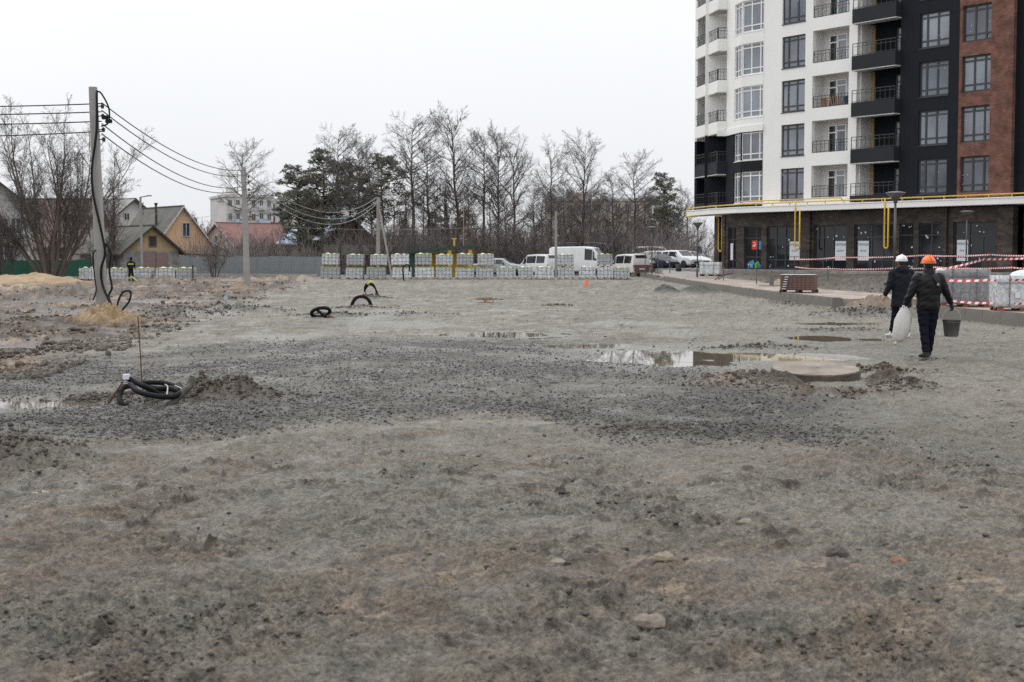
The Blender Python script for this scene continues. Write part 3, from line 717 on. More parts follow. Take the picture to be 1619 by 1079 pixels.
gp.tube([(o3[0].x, o3[0].y, ZT+.14), (o3[0].x-.1, o3[0].y-.1, ZT-.1), (o3[0].x-.1, o3[0].y-.1, ZT-.5), (rr.x-.1, rr.y-.3, ZT-.5)], .05, 8)
gp.build('gas_pipe', M_YEL, bld, True)
shops = [(1150, 1163), (1175.5, 1202.5), (1211, 1263.5), (1285, 1337), (1349, 1410), (1420, 1442.5), (1451, 1489), (1505, 1572)]
VS = .30; SB, ST = .72, 3.72
def fu2(px, v=VS):
    r = (px-CX)/FPX; X, Y = 19.2+v*EY[0], 98+v*EY[1]; return (Y*r-X)/(.582+.8132*r)
sop = [(fu2(a_), fu2(b_)) for a_, b_ in shops]
sx0 = fu2(1146); mb = MB()
wall_strip(mb, (sx0, VS), (ux['br1']+.1, VS), .3, 4.62, [(a_-sx0, b_-sx0, SB, ST) for a_, b_ in sop], 0, .3)
mb.build('stone_wall', M_STONEW, bld)
for q0, q1 in [((fu2(a_)+.25, VS-.16, .3), (fu2(b_)-.2, VS-.004, 4.615)) for a_, b_ in ((1263.6, 1284.9), (1489.1, 1501))]+[((sx0-.3, VS-.08, .3), (sx0-.003, VS+.6, 4.615)), ((fu2(1578), VS-.2, .3), (ux['br1']+.1, VS-.004, 4.615))]:
    mb = MB(); mb.bx(q0, q1); mb.build('stone_pilaster', M_STONEW, bld)
mb = MB()
wall_strip(mb, (ux['br1']+.103, VS+.8), (ux['br1']+7, VS+.8), .3, 4.61, [(.5, 3.2, SB, ST), (3.9, 6, SB, ST)], 0, .3)
mb.build('recessed_stone_wall', M_STONEW, bld); mb = MB()
wall_strip(mb, (-11.0, 3.4), (sx0-.3, 1.3), .3, 4.61, [(.6, 1.7, SB, ST)], 0, .3)
mb.build('recessed_stone_wall', M_STONEW, bld)
mb = MB(); mb.prism([(-10.6, 3.2), (-9.9, 2.2), (-9.2, 2.0), (-9.2, 3.0), (-9.9, 3.4)], .3, 4.61); mb.build('corner_column', M_STONEW, bld)
lay = [([1, 1], [.2, .5, .3]), ([.68, .32], [.28, .45, .27]), ([.26, .28, .46], [.22, .5, .28]), ([.27, .3, .43], [.22, .5, .28]), ([.43, .29, .28], [.22, .5, .28]), ([1], [.3, .45, .25]), ([1, 1], [.28, .47, .25]), ([.36, .32, .32], [.22, .5, .28])]
for (a_, b_), (cs, rs) in zip(sop, lay):
    window(bld, (0, VS), (1, 0), a_, b_, SB, ST, cs, rs, M_FRD, M_SHOP, .16, .1, 'shop_window')
window(bld, (ux['br1']+.103, VS+.8), (1, 0), .5, 3.2, SB, ST, [1, 1], [.28, .5, .25], M_FRD, M_SHOP, .16, .1, 'shop_window')
window(bld, (ux['br1']+.103, VS+.8), (1, 0), 3.9, 6, SB, ST, [1, 1], [.28, .5, .25], M_FRD, M_SHOP, .16, .1, 'shop_window')
# --- notices and stickers in the shop windows
def lettering(txt, size, parent, loc, mt, name='lettering'):
    cu = bpy.data.curves.new('lettering', 'FONT'); cu.body = txt; cu.size = size; cu.align_x = 'CENTER'; cu.extrude = .002; cu.resolution_u = 2
    o = bpy.data.objects.new('lettering', cu); COL.objects.link(o); bpy.context.view_layer.update()
    me = bpy.data.meshes.new_from_object(o.evaluated_get(bpy.context.evaluated_depsgraph_get())); bpy.data.objects.remove(o)
    me.materials.clear(); me.materials.append(mt)
    q = link(name, me, parent, loc); q.rotation_euler.x = math.pi/2; return q
for px0, px1, area in ((1246, 1262, '47,2 м²'), (1318, 1335, '64,8 м²'), (1354, 1371, '64,8 м²'), (1510, 1527.5, '78 м²')):
    a_, b_ = fu2(px0), fu2(px1); w_ = b_-a_
    mb = MB(); mb.bx((-w_/2, 0, 0), (w_/2, .01, 1.28)); s = mb.build('rental_notice', M_PAPER, bld, loc=((a_+b_)/2, VS+.09, 1.36))
    lettering('ОРЕНДА', w_*.235, s, (0, -.004, .98), M_INK); lettering(area, w_*.2, s, (0, -.004, .58), M_INK)
    mb = MB()
    for i, (q, ww) in enumerate(((-.36, .17), (-.14, .17), (.06, .13), (.23, .13), (.385, .11))): mb.bx((w_*(q-ww/2), -.003, .2), (w_*(q+ww/2), -.0005, .255))
    mb.build('phone_line', M_INK, s)
mb = MB(); mb.bx((fu2(1186.5), VS+.08, 2.1), (fu2(1195.5), VS+.09, 2.75)); mb.build('poster', M_RED, bld)
mb = MB(); mb.bx((fu2(1188.5), VS+.07, 2.3), (fu2(1191.5), VS+.078, 2.42)); mb.bx((fu2(1190.5), VS+.07, 2.4), (fu2(1193), VS+.078, 2.5)); mb.bx((fu2(1189), VS+.07, 2.58), (fu2(1193), VS+.078, 2.63)); mb.build('poster_print', M_PAPER, bld)
mb = MB(); mb.bx((fu2(1197.5), VS+.08, 2.1), (fu2(1202), VS+.09, 2.7)); mb.build('poster', M_TEAL, bld)
mb = MB(); mb.bx((fu2(1153), VS+.08, 1.35), (fu2(1157), VS+.09, 2.55)); mb.build('poster', M_PAPER, bld)
mats_ = [M_TEAL, M_PAPER, mat('leaf_green_print', (.2, .35, .05), .6, .2, 5), mat('violet_print', (.06, .03, .2), .6, .2, 5)]
mb = MB()
for i in range(16):
    px = 1178+R.random()*23; z = .85+R.random()*.32; s = .09+.1*R.random(); u = fu2(px)
    mb.lathe([(0, 0), (s, 0.0), (s*.8, .008), (0, .008)], (u, 0, 0), 8, [0, 0, 0, 2, 1, 3][i % 6])
    k = len(mb.v)-32
    for j in range(k, len(mb.v)): x, y, zz = mb.v[j]; mb.v[j] = (x, VS+.1-zz, z+y)
mb.build('window_decal', mats_, bld)
mb = MB()
for a_, b_ in sop[2:]:
    for i in range(9):
        u = a_+.1+(b_-a_-.2)*R.random(); z = R.choice([.85, .95, 1.3, 1.5, 2.2, 2.75, 2.9, 3.1, 3.5])+R.uniform(-.06, .06)
        mb.bx((u, VS+.11, z), (u+R.choice([.05, .12]), VS+.115, z+R.choice([.05, .1])))
for base, (u0, u1), z0 in ((0, (ux['w0'], ux['w1']), 5.6), (0, (ux['dw0'], ux['dw1']), 5.6), (0, (ux['bw0']+.15, ux['bw1']), 5.6)):
    for k in range(NST):
        for i in range(5):
            u = R.uniform(u0+.1, u1-.1); z = R.uniform(z0, z0+1.9)+3*k; mb.bx((u, .085, z), (u+.05, .095, z+.045))
tag(mb.build('paper_sticker', M_PAPER, bld), None, None, None, 'stuff')
# things left on the third-storey loggia
for nm, lab, cat, u, w_, h_, c in (('wooden_crate', 'brown slatted crate on the loggia beside the leaning boards', 'crate', .45, .5, .75, (.3, .17, .09)),
                              ('wooden_board', 'bent tan boards leaning on the loggia rail', 'boards', 1.25, .5, .75, (.4, .27, .15)),
                              ('tool_box', 'dark tool box on the loggia by its right wall', 'box', 2.45, .55, .9, (.03, .03, .035))):
    t = thing(nm, lab, cat, P0.tolist()+[0], ROT_B); mm = mat(nm, c, .8, .3, 5); u += ux['l0']
    zb = 11.102
    if nm == 'tool_box':
        mb = MB(); mb.bx((u, .4, zb), (u+w_, .8, zb+1.0)); mb.build('body', mm, t); mb = MB(); mb.bx((u-.02, .38, zb+1.003), (u+w_+.02, .82, zb+1.1)); mb.build('lid', mm, t)
        mb = MB(); mb.tube([(u+.1, .6, zb+1.1), (u+.15, .6, zb+1.25), (u+.4, .6, zb+1.25), (u+.45, .6, zb+1.1)], .025, 6); mb.build('handle', mm, t)
    else:
        for i in range(4):
            mb = MB(); dx = i*w_/4
            if nm == 'wooden_crate': mb.bx((u+dx, .42, zb), (u+dx+.1, .46, zb+1.15))
            else: mb.bar((u+dx, .75, zb), (u+dx+.12*i, .36, zb+1.2), .1, .02)
            mb.build('slat' if nm == 'wooden_crate' else 'plank', mm, t)
        if nm == 'wooden_crate': mb = MB(); mb.bx((u-.02, .465, zb+.2), (u+w_, .5, zb+.28)); mb.bx((u-.02, .465, zb+.9), (u+w_, .5, zb+.98)); mb.build('rail', mm, t)
# --- paved apron in front of the shops
mb = MB(); mb.prism([(-13, -1.0), (ux['br1']+9, -3.4), (ux['br1']+9, 1.2), (-13, 5)], .2, .69)
ap = mb.build('pavement', brick_mat('grey_paving', (.27, .265, .26), (.22, .215, .21), (.15, .15, .14), .6, .3, .85), None, loc=(P0[0], P0[1], 0)); ap.rotation_euler.z = ROT_B
tag(ap, 'grey paved apron along the shop fronts', None, None, 'structure')
# ------------------------------------------------------------------ houses
M_SLATE = mat('grey_slate_roof', (.115, .112, .102), .9, .3, 1.6, .4, 12, dirt=(.07, .072, .062))
M_OWALL = mat('orange_render', (.66, .43, .27), .9, .06, 1)
M_PLANK = mat('tan_planks', (.42, .32, .19), .9, .15, 3)
M_BLOCK = brick_mat('grey_blocks', (.30, .295, .285), (.24, .235, .23), (.17, .165, .16), .4, .2)
M_MAUVE = mat('mauve_door_paint', (.25, .165, .165), .7, .08, 2)
M_DARKW = mat('dark_trim', (.05, .045, .042), .8, .15, 3)
M_PWALL = mat('pale_wall', (.50, .49, .48), .9, .08, .8)
M_BRTILE = mat('brown_tile_roof', (.155, .11, .10), .9, .2, 3)
M_REDTILE = mat('dull_red_roof', (.235, .125, .115), .9, .2, 2)
M_PINKW = mat('pink_render', (.48, .37, .33), .9, .1, 1)
M_FASC = mat('white_fascia', (.5, .5, .5), .8, .05, 2)
M_HWIN = glass('house_window_glass', (.05, .052, .056), 1.5)
M_RBRICK = brick_mat('far_red_brick', (.30, .19, .145), (.24, .15, .12), (.3, .25, .22), .25, .08)
M_BEIGE = mat('haze_paled_beige_brick', (.42, .34, .275), .95, .12, .5)  # beige brick paled in its colour to stand in for distance haze
M_PANEL = mat('grey_white_panels', (.52, .52, .51), .9, .12, .35)
M_LBLUE = mat('pale_blue_sheet', (.36, .46, .58), .7, .1, 2)

def h_window(parent, c, d, w, h, fr=M_FASC, name='window', bars=1):
    """window on a house wall; c = middle, d = unit direction along the wall (house coordinates)"""
    d = Vector((d[0], d[1], 0)).normalized(); n = Vector((d.y, -d.x, 0)); c = Vector(c)
    mb = MB(); M = Matrix((d, -n, Vector((0,0,1)))).transposed(); t = .08
    for s in (-1, 1):
        mb.box(c+d*(s*(w/2)), (t, .1, h+t), M=M); mb.box(c+Vector((0,0,s*h/2)), (w-t, .1, t), M=M)
    for i in range(bars): mb.box(c+d*((i+1)/(bars+1)-.5)*w, (t*.8, .09, h-t), M=M)
    f = mb.build(name, fr, parent)
    mb = MB(); mb.box(c+n*.0, (w-.02, .05, h-.02), M=M); mb.build('pane', M_HWIN, f); return f

def gable_house(name, label, loc, rz, w, L, hw, hr, wall, roof, gable=None, over=.35, fascia=M_DARKW, wins=(), side=(), doors=(), skew=0.0, cat='house'):
    """gable end on -y facing the viewer before rotation, ridge along +y; loc = middle of the gable foot"""
    t = thing(name, label, cat, loc, rz)
    mb = MB(); mb.prism([(-w/2, 0), (w/2, 0), (w/2, L), (-w/2, L)], -.5, hw); mb.build('wall', wall, t)
    for y0 in (0, L-.2):
        mb = MB(); mb.ext([(-w/2, y0, hw+.003), (w/2, y0, hw+.003), (skew, y0, hr)], (0, .2, 0)); mb.build('gable', gable or wall, t)
    for s in (-1, 1):
        e = s*(w/2+over); k = (hr-hw)/(w/2-s*skew*1.0); ze = hw-over*k
        mb = MB(); mb.ext([(skew, -over, hr+.02), (e, -over, ze+.02), (e, L+over, ze+.02), (skew, L+over, hr+.02)], (0, 0, .12)); r = mb.build('roof', roof, t)
        mb = MB(); mb.ext([(skew, -over-.05, hr-.06), (e, -over-.05, ze-.06), (e, -over-.05, ze+.15), (skew, -over-.05, hr+.15)], (0, .045, 0)); mb.build('verge_board', fascia, r)
    mb = MB(); mb.bar((skew, -over, hr+.14), (skew, L+over, hr+.14), .22, .08); mb.build('ridge_cap', roof, t)
    for x, z, ww, hh in wins: h_window(t, (x, -.03, z), (1, 0), ww, hh)
    for y, z, ww, hh in side: h_window(t, (-w/2-.03, y, z), (0, -1), ww, hh)
    for x, ww, hh, m_ in doors:
        mb = MB(); mb.bx((x-ww/2, -.06, 0), (x+ww/2, -.005, hh)); d_ = mb.build('door', m_, t)
        mb = MB(); mb.bx((x-.02, -.075, 0.02), (x+.02, -.062, hh)); mb.build('door_seam', M_DARKW, d_)
    return t

c = P(240, 425, 119); gz = .3
g = gable_house('garage', 'grey block garage with slate roof, tan plank gable and mauve doors', (c.x, c.y, gz), math.radians(38), 4.9, 9.5, 1.75, 3.75, M_BLOCK, M_SLATE, M_PLANK, .45,
            doors=[(.35, 2.1, 1.6, M_MAUVE)])
mb = MB(); 
for i in range(9): mb.bx((-2.475+.0, 2.2+i*.42, .0), (-2.46, 2.58+i*.42, .95))
h_window(g, (.1, -.03, 2.55), (1, 0), .6, .85, M_BRTILE, bars=0)
mb.build('sheet_door', mat('rust_red_sheets', (.13, .06, .06), .7, .25, 3), g)
c = P(291, 425, 136)
o = gable_house('house', 'orange house with white window in its steep gable and grey slate roof', (c.x, c.y, .2), math.radians(36), 5.4, 10, 2.6, 6.05, M_OWALL, M_SLATE, None, .35, M_FASC,
            wins=[(.25, 3.9, .75, 1.3)], skew=-.1)
mb = MB(); mb.ext([(2.7, .1, 2.6), (4.9, .1, 1.55), (4.9, .1, -.3), (2.7, .1, -.3)], (0, 4, 0)); mb.build('lean_to', M_OWALL, o)
mb = MB(); mb.ext([(2.6, -.2, 2.75), (5.3, -.2, 1.5), (5.3, 4.3, 1.5), (2.6, 4.3, 2.75)], (0, 0, .12)); mb.build('lean_to_roof', M_FASC, o)
mb = MB(); mb.bx((-1.0, -.05, .4), (-.4, -.02, 1.4)); mb.build('vent', M_BRTILE, o)
mb = MB(); mb.tube([(-1.5, 3, 4.2), (-1.5, 3, 5.4), (-1.5, 3, 6.3)], .12, 8); mb.tube([(-1.5, 3, 6.3), (-1.5, 3, 6.5)], .17, 8); mb.build('flue', M_DARKW, o)
c = P(212, 425, 158)
gable_house('house', 'pale house with low grey roof rising behind the slate roofs', (c.x, c.y, .2), math.radians(52), 6.5, 11, 5.3, 7.6, M_PWALL, mat('grey_sheet_roof', (.25, .25, .25), .8, .12, 1), None, .5, M_DARKW,
            wins=[(-.9, 5.7, .7, .8), (1.3, 5.7, .7, .8)], side=[(2, 3.2, .9, 1.2), (4.5, 3.2, .9, 1.2)])
c = P(-40, 425, 112)
M_PWALLD = mat('grey_white_wall', (.46, .455, .45), .9, .12, .8)
h1 = gable_house('house', 'white house with broad dark eaves at the far left behind the bare willow', (c.x, c.y, .3), math.radians(26), 8.8, 10, 5.0, 8.6, M_PWALLD, M_BRTILE, None, .7, M_DARKW,
            wins=[(2.15, 3.7, .75, 1.25), (3.15, 3.7, .75, 1.25), (-1.6, 3.7, .8, 1.25)])
mb = MB(); mb.ext([(-4, -1.9, 2.15), (4.1, -1.9, 2.15), (4.1, -.06, 2.85), (-4, -.06, 2.85)], (0, 0, .1)); mb.build('porch_roof', M_SLATE, h1)
for i in range(5):
    mb = MB(); mb.bx((-3.6+i*1.85, -1.75, -.3), (-3.48+i*1.85, -1.63, 2.18)); mb.build('porch_post', M_FASC, h1)
for x in (.8, 2.4): h_window(h1, (x, -.03, 1.3), (1, 0), 1.0, 1.2)
c = P(96, 425, 130)
h2 = gable_house('house', 'low house with wide brown tiled roof behind the bare willow', (c.x+3.2, c.y, .2), math.radians(82), 7, 8.5, 2.6, 6.5, M_PWALL, M_BRTILE, None, .5, M_DARKW, side=[(2, 1.6, 1, 1), (5.5, 1.6, 1, 1)])
c = P(345, 420, 165)
gable_house('house', 'house with dull red roof and pink gable behind the grey fence', (c.x, c.y, 0), math.radians(-40), 6, 9, 2.9, 5.3, M_PINKW, M_REDTILE, None, .4, M_FASC, wins=[(-.2, 3.6, .6, .7)])
c = P(305, 420, 172)
gable_house('house', 'low house with long dull red roof right of the orange house', (c.x, c.y, 0), math.radians(78), 6, 10, 2.6, 6.0, M_PINKW, M_REDTILE, None, .4, M_DARKW)
c = P(577, 430, 135)
gable_house('house', 'red brick house with pale blue roof behind the big pines', (c.x-1.5, c.y, 0), math.radians(35), 5.5, 9, 3.0, 5.2, M_RBRICK, M_LBLUE, None, .4, M_DARKW, wins=[(.4, 1.7, .9, 1.1)], side=[(3, 1.6, 1, 1)])
c = P(620, 430, 128)
gable_house('shed', 'grey shed with a sheet roof behind the paver pallets', (c.x, c.y, 0), math.radians(80), 4, 6.5, 1.7, 2.5, M_BLOCK, M_SLATE, None, .3, M_DARKW, cat='shed')

def flats(name, label, px0, px1, ytop, Y, depth, rz, wall, nw, ns, balc=True, hz=0.0):
    a, b = P(px0, ytop, Y), P(px1, ytop, Y); w = abs(b.x-a.x); h = a.z-hz
    t = thing(name, label, 'building', ((a.x+b.x)/2, Y, hz), rz)
    mb = MB(); mb.prism([(-w/2, 0), (w/2, 0), (w/2, depth), (-w/2, depth)], -1, h); mb.build('wall', wall, t)
    mb = MB(); mb.prism([(-w/2-.2, -.2), (w/2+.2, -.2), (w/2+.2, depth+.2), (-w/2-.2, depth+.2)], h+.003, h+.4); r = mb.build('roof', M_SOFF, t)
    mb = MB(); mb.bx((-w*.3, depth*.4, h+.4), (-w*.1, depth*.6, h+1.7)); mb.build('lift_house', wall, r)
    fl = h/ns
    for k in range(ns):
        for i in range(nw):
            x = -w/2+(i+.5)*w/nw; z = k*fl+fl*.55
            h_window(t, (x, -.03, z), (1, 0), w/nw*.5, fl*.48)
            if balc and i % 3 == 1:
                mb = MB(); mb.bx((x-w/nw*.45, -.9, z-fl*.5), (x+w/nw*.45, -.06, z-fl*.16)); mb.build('balcony', [M_PANEL, M_LBLUE, M_SOFF][(k*2+i) % 3] if k != 3 else M_LBLUE, t)
        for j in range(3): h_window(t, (w/2+.03, depth*(j+.5)/3, k*fl+fl*.55), (0, 1), 1.3, fl*.48)
    return t
fb = flats('apartment_building', 'far five-storey grey white apartment block with balconies beside the second pole', 357, 432, 312, 235, 12, math.radians(24), M_PANEL, 6, 5)
mb = MB(); mb.tube([(-1, 4, 11), (-1, 4, 15.5)], .05, 5); mb.bar((-1.6, 4, 15), (-.4, 4, 15), .05); mb.build('aerial', M_DARKW, fb)
flats('apartment_building', 'far pale apartment block half hidden behind the big pines', 425, 560, 318, 260, 12, 0, M_PANEL, 10, 5, False)
flats('apartment_building', 'long beige brick apartment block behind the bare trees', 862, 1030, 318, 245, 13, math.radians(-4), M_BEIGE, 11, 4, False)
flats('apartment_building', 'low beige house row seen through the trees right of the pines', 600, 700, 372, 210, 10, math.radians(5), M_BEIGE, 7, 2, False)

c = P(335, 425, 126); cp = thing('carport', 'low dark green carport roof just above the grey fence', 'carport', (c.x, c.y, 0), 0)
M_DKG = mat('dark_green_felt', (.03, .045, .04), .8, .2, 2)
mb = MB(); mb.ext([(-2.4, -1.2, 1.75), (2.3, -1.2, 1.5), (2.3, 1.8, 1.5), (-2.4, 1.8, 1.75)], (0, 0, .12)); mb.build('roof', M_DKG, cp)
for x in (-2.2, 0, 2.1): mb = MB(); mb.bx((x-.05, -1.1, -.3), (x+.05, -1.0, 1.5)); mb.build('post', M_DARKW, cp)
# kiosk with dark green canopy
c = P(705, 437, 112)
k = thing('kiosk', 'dark green canopy on yellow posts with a yellow wall behind the paver pallets', 'kiosk', (c.x, c.y, 0), 0)
M_GRN = mat('dark_green_sheet', (.022, .055, .042), .6, .15, 2); M_YW = mat('yellow_wall', (.62, .40, .05), .8, .1, 1)
mb = MB(); mb.ext([(-2.9, -1.5, 1.9), (2.6, -1.5, 2.35), (2.6, 2.5, 2.35), (-2.9, 2.5, 1.9)], (0, 0, .2)); mb.build('canopy', M_GRN, k)
mb = MB(); mb.bx((-1.2, 1.2, -.1), (2.1, 2.3, 1.9)); mb.build('wall', M_YW, k)
mb = MB(); mb.bx((-2.8, -.3, -.1), (-2.0, 1.5, 1.85)); mb.build('side_booth', M_GRN, k)
for x in (.35, 1.95): mb = MB(); mb.bx((x-.14, -1.3, -.1), (x+.14, -1.02, 2.1)); mb.build('post', M_YW, k)
mb = MB(); mb.tube([(1.35, 1.5, 2.3), (1.35, 1.5, 5.6)], .03, 6); mb.tube([(1.35, 1.5, 5.6), (1.35, 1.5, 7.6)], .012, 5); mb.build('mast', mat('dull_yellow_pipe', (.42, .28, .06), .6, .15, 2), k)
mb = MB(); mb.tube([(.6, 1.5, 2.3), (.6, 1.5, 3.0)], .08, 6); mb.bar((.4, 1.5, 3.0), (.8, 1.5, 3.0), .1); mb.build('vent_pipe', M_YEL, k)

# ------------------------------------------------------------------ fences
def fence(name, label, a, b, n, h, m, post_m, lean=0.0):
    a, b = Vector(a), Vector(b); d = b-a; L = d.length; u = d/L; t = thing(name, label, 'fence', a, math.atan2(d.y, d.x))
    w = L/n; mb = MB(); pts = []
    for i in range(13): pts.append((i*w/12*.992, .018 if i % 2 else -.018))
    V = [(x, y, .05) for x, y in pts]+[(x, y, h) for x, y in pts]; q = len(pts)
    mb.add(V, [(i, i+1, q+i+1, q+i) for i in range(q-1)]); 
    mb.add([(x, y+.006, z) for x, y, z in V], [(q+i, q+i+1, i+1, i) for i in range(q-1)])
    pm = mb.mesh('panel', m); mb = MB(); mb.box((0, .06, h/2), (.06, .06, h+.1)); om = mb.mesh('post', post_m)
    for i in range(n):
        p = link('panel', pm, t, (i*w, 0, R.uniform(-.03, .05))); p.rotation_euler.x = R.uniform(-.01, .01)
        if i % 2 == 0: link('post', om, t, (i*w, 0, 0))
    mb = MB(); mb.bx((0, .03, .4), (L, .07, .45)); mb.build('rail', post_m, t); mb = MB(); mb.bx((0, .03, h-.35), (L, .07, h-.3)); mb.build('rail', post_m, t)
    return t
M_FG = mat('grey_profiled_sheet', (.195, .215, .225), .55, .12, .8); M_FGR = mat('green_profiled_sheet', (.012, .10, .065), .5, .15, .8); M_FPOST = mat('fence_post_steel', (.12, .12, .12), .6, .2, 4)
def grd(px, Y, dz=0.0): q = P(px, HOR, Y); return Vector((q.x, q.y, dz))
fence('fence', 'grey profiled sheet fence running behind the poles to the paver pallets', grd(283, 116, -.05), grd(516, 112, -.05), 13, 1.62, M_FG, M_FPOST)
fence('fence', 'dark green profiled sheet fence behind the bare willow', grd(-40, 98, .1), grd(142, 104, .15), 9, 1.25, M_FGR, M_FPOST)
mb = MB()
a, b = grd(283, 114.5), grd(500, 110)
mb.bar((a.x, a.y, .12), (b.x, b.y, .12), .3, .2); tag(mb.build('kerb', M_CONC), 'low concrete kerb along the foot of the grey fence', None, None, 'structure')

# ------------------------------------------------------------------ trees
M_BARK = mat('dark_bark', (.072, .058, .05), .95, .3, 3); M_TWIG = mat('bare_twigs', (.105, .094, .09), .95, .25, 2); M_TWIGR = mat('reddish_twigs', (.125, .098, .088), .95, .25, 2)  # bare twigs lightened to soften the treeline in place of haze
M_BARKL = mat('grey_brown_bark', (.135, .11, .094), .95, .3, 3); M_PBARK = mat('pine_bark', (.10, .066, .05), .95, .3, 3)
def ffan(mb, pts, r0, r1, n=3):
    N = len(pts); mb.tube(pts, [r0+(r1-r0)*i/(N-1) for i in range(N)], n, False)
def branch(mb, rg, p, d, L, r, lvl, maxl, cnt, bend=.16, trop=.10, ang=(.5, 1.1), tend=.35):
    ns = (6, 5, 3, 2)[lvl] if lvl < 4 else 2
    pts, ds = [Vector(p)], [d.copy()]
    for i in range(ns):
        d = (d+Vector((rg.gauss(0, bend), rg.gauss(0, bend), rg.gauss(0, bend*.7)+trop))).normalized()
        pts.append(pts[-1]+d*(L/ns)); ds.append(d.copy())
    ffan(mb, pts, r, max(r*.3, .0050), (5, 4, 3, 3)[min(lvl, 3)])
    if lvl >= maxl: return
    for j in range(cnt[lvl]):
        t = .22+.78*(j+rg.random())/cnt[lvl]; i = min(int(t*ns), ns-1); q = pts[i].lerp(pts[i+1], t*ns-i); dd = ds[i]
        o = dd.orthogonal().normalized(); o.rotate(Matrix.Rotation(rg.uniform(0, 6.283), 3, dd)); a = rg.uniform(*ang)
        nd = (dd*math.cos(a)+o*math.sin(a)).normalized()
        branch(mb, rg, q, nd, L*(1-.55*t)*rg.uniform(.38, .62), max(r*.45*(1-.5*t), .0062), lvl+1, maxl, cnt, bend*1.05, trop, ang)
def tree_proto(seed, Hh, r, c0, spread, n1, cnt=(6, 6), up=.75, lean=0.0, fork=False, maxl=3):
    rg = random.Random(seed); tr, cr = MB(), MB()
    pts = []; N = 14; x = y = 0.0
    for i in range(N+1):
        t = i/N; x += rg.gauss(0, .05)+lean*Hh/N; y += rg.gauss(0, .05); pts.append(Vector((x, y, t*Hh-.3)))
    tr.tube(pts, [max(r*(1-.93*(i/N)**.8)*(1.35 if i == 0 else 1), .012) for i in range(N+1)], 8)
    for j in range(n1):
        t = c0+(1-c0)*(j+rg.random()*.8)/n1; t = min(t, .99); i = min(int(t*N), N-1); q = pts[i].lerp(pts[i+1], t*N-i)
        a = rg.uniform(0, 6.283); el = up+.5*(t-c0)+rg.gauss(0, .12)
        d = Vector((math.cos(a)*math.cos(el), math.sin(a)*math.cos(el), math.sin(el)))
        k = (t-c0)/(1-c0); prof = (.6+.4*math.sin(min(1, k*1.6)*1.57))*(1-.45*k**2)
        branch(cr, rg, q, d, spread*Hh*prof*rg.uniform(.75, 1.2), r*.30*(1-.6*k), 1, maxl, (0,)+tuple(cnt), .10, .05)
    return tr.mesh('trunk', M_BARK), cr.mesh('crown', M_TWIG), cr
def spread_proto(seed, Hh, stems, tw=M_TWIG, bark=M_BARKL, r=.17, sp=.55, cnt=(0, 9, 6)):
    """several leaning stems from one foot, arching outwards"""
    rg = random.Random(seed); tr, cr = MB(), MB()
    for k in range(stems):
        a = 6.283*k/stems+rg.uniform(-.4, .4); out = rg.uniform(.15, sp); d = Vector((math.cos(a)*out, math.sin(a)*out*.7, 1)).normalized()
        p = Vector((math.cos(a)*.25, math.sin(a)*.2, -.3)); pts, ds = [p], [d]; N = 9; L = Hh*rg.uniform(.7, 1.05)
        for i in range(N):
            d = (d+Vector((rg.gauss(0, .09), rg.gauss(0, .09), .02))).normalized(); pts.append(pts[-1]+d*L/N); ds.append(d)
        rr = r*rg.uniform(.6, 1.1); tr.tube(pts, [max(rr*(1-.93*i/N), .012) for i in range(N+1)], 6)
        for j in range(15):
            t = .22+.76*(j+rg.random())/15; i = min(int(t*N), N-1); q = pts[i].lerp(pts[i+1], t*N-i); o = ds[i].orthogonal().normalized(); o.rotate(Matrix.Rotation(rg.uniform(0, 6.283), 3, ds[i])); an = rg.uniform(.4, .85)
            branch(cr, rg, q, (ds[i]*math.cos(an)+o*math.sin(an)).normalized(), Hh*rg.uniform(.2, .36)*(1-.45*t), rr*.36*(1-.6*t), 1, 3, cnt, .13, .10)
    return tr.mesh('trunk', bark), cr.mesh('crown', tw)
BARE = [tree_proto(11+i, 10.0, .19, c0, sp, n1, cnt, up)[:2] for i, (c0, sp, n1, cnt, up) in enumerate([
    (.45, .32, 34, (9, 9), .35), (.40, .29, 34, (9, 9), .5), (.45, .34, 32, (9, 9), .2), (.36, .33, 32, (9, 9), .55), (.50, .27, 32, (9, 8), .4), (.40, .37, 28, (9, 9), .3)])]
SHRUB = [spread_proto(31+i, 4.2, 6, M_TWIGR if i == 1 else M_TWIG, M_BARK, .06, .6, (0, 6, 5)) for i in range(3)]
WILLOW = spread_proto(53, 9.6, 19, M_TWIG, M_BARKL, .135, .75, (0, 9, 7))
REDT = spread_proto(61, 7.0, 5, M_TWIGR, M_BARK, .12, .4, (0, 8, 6))

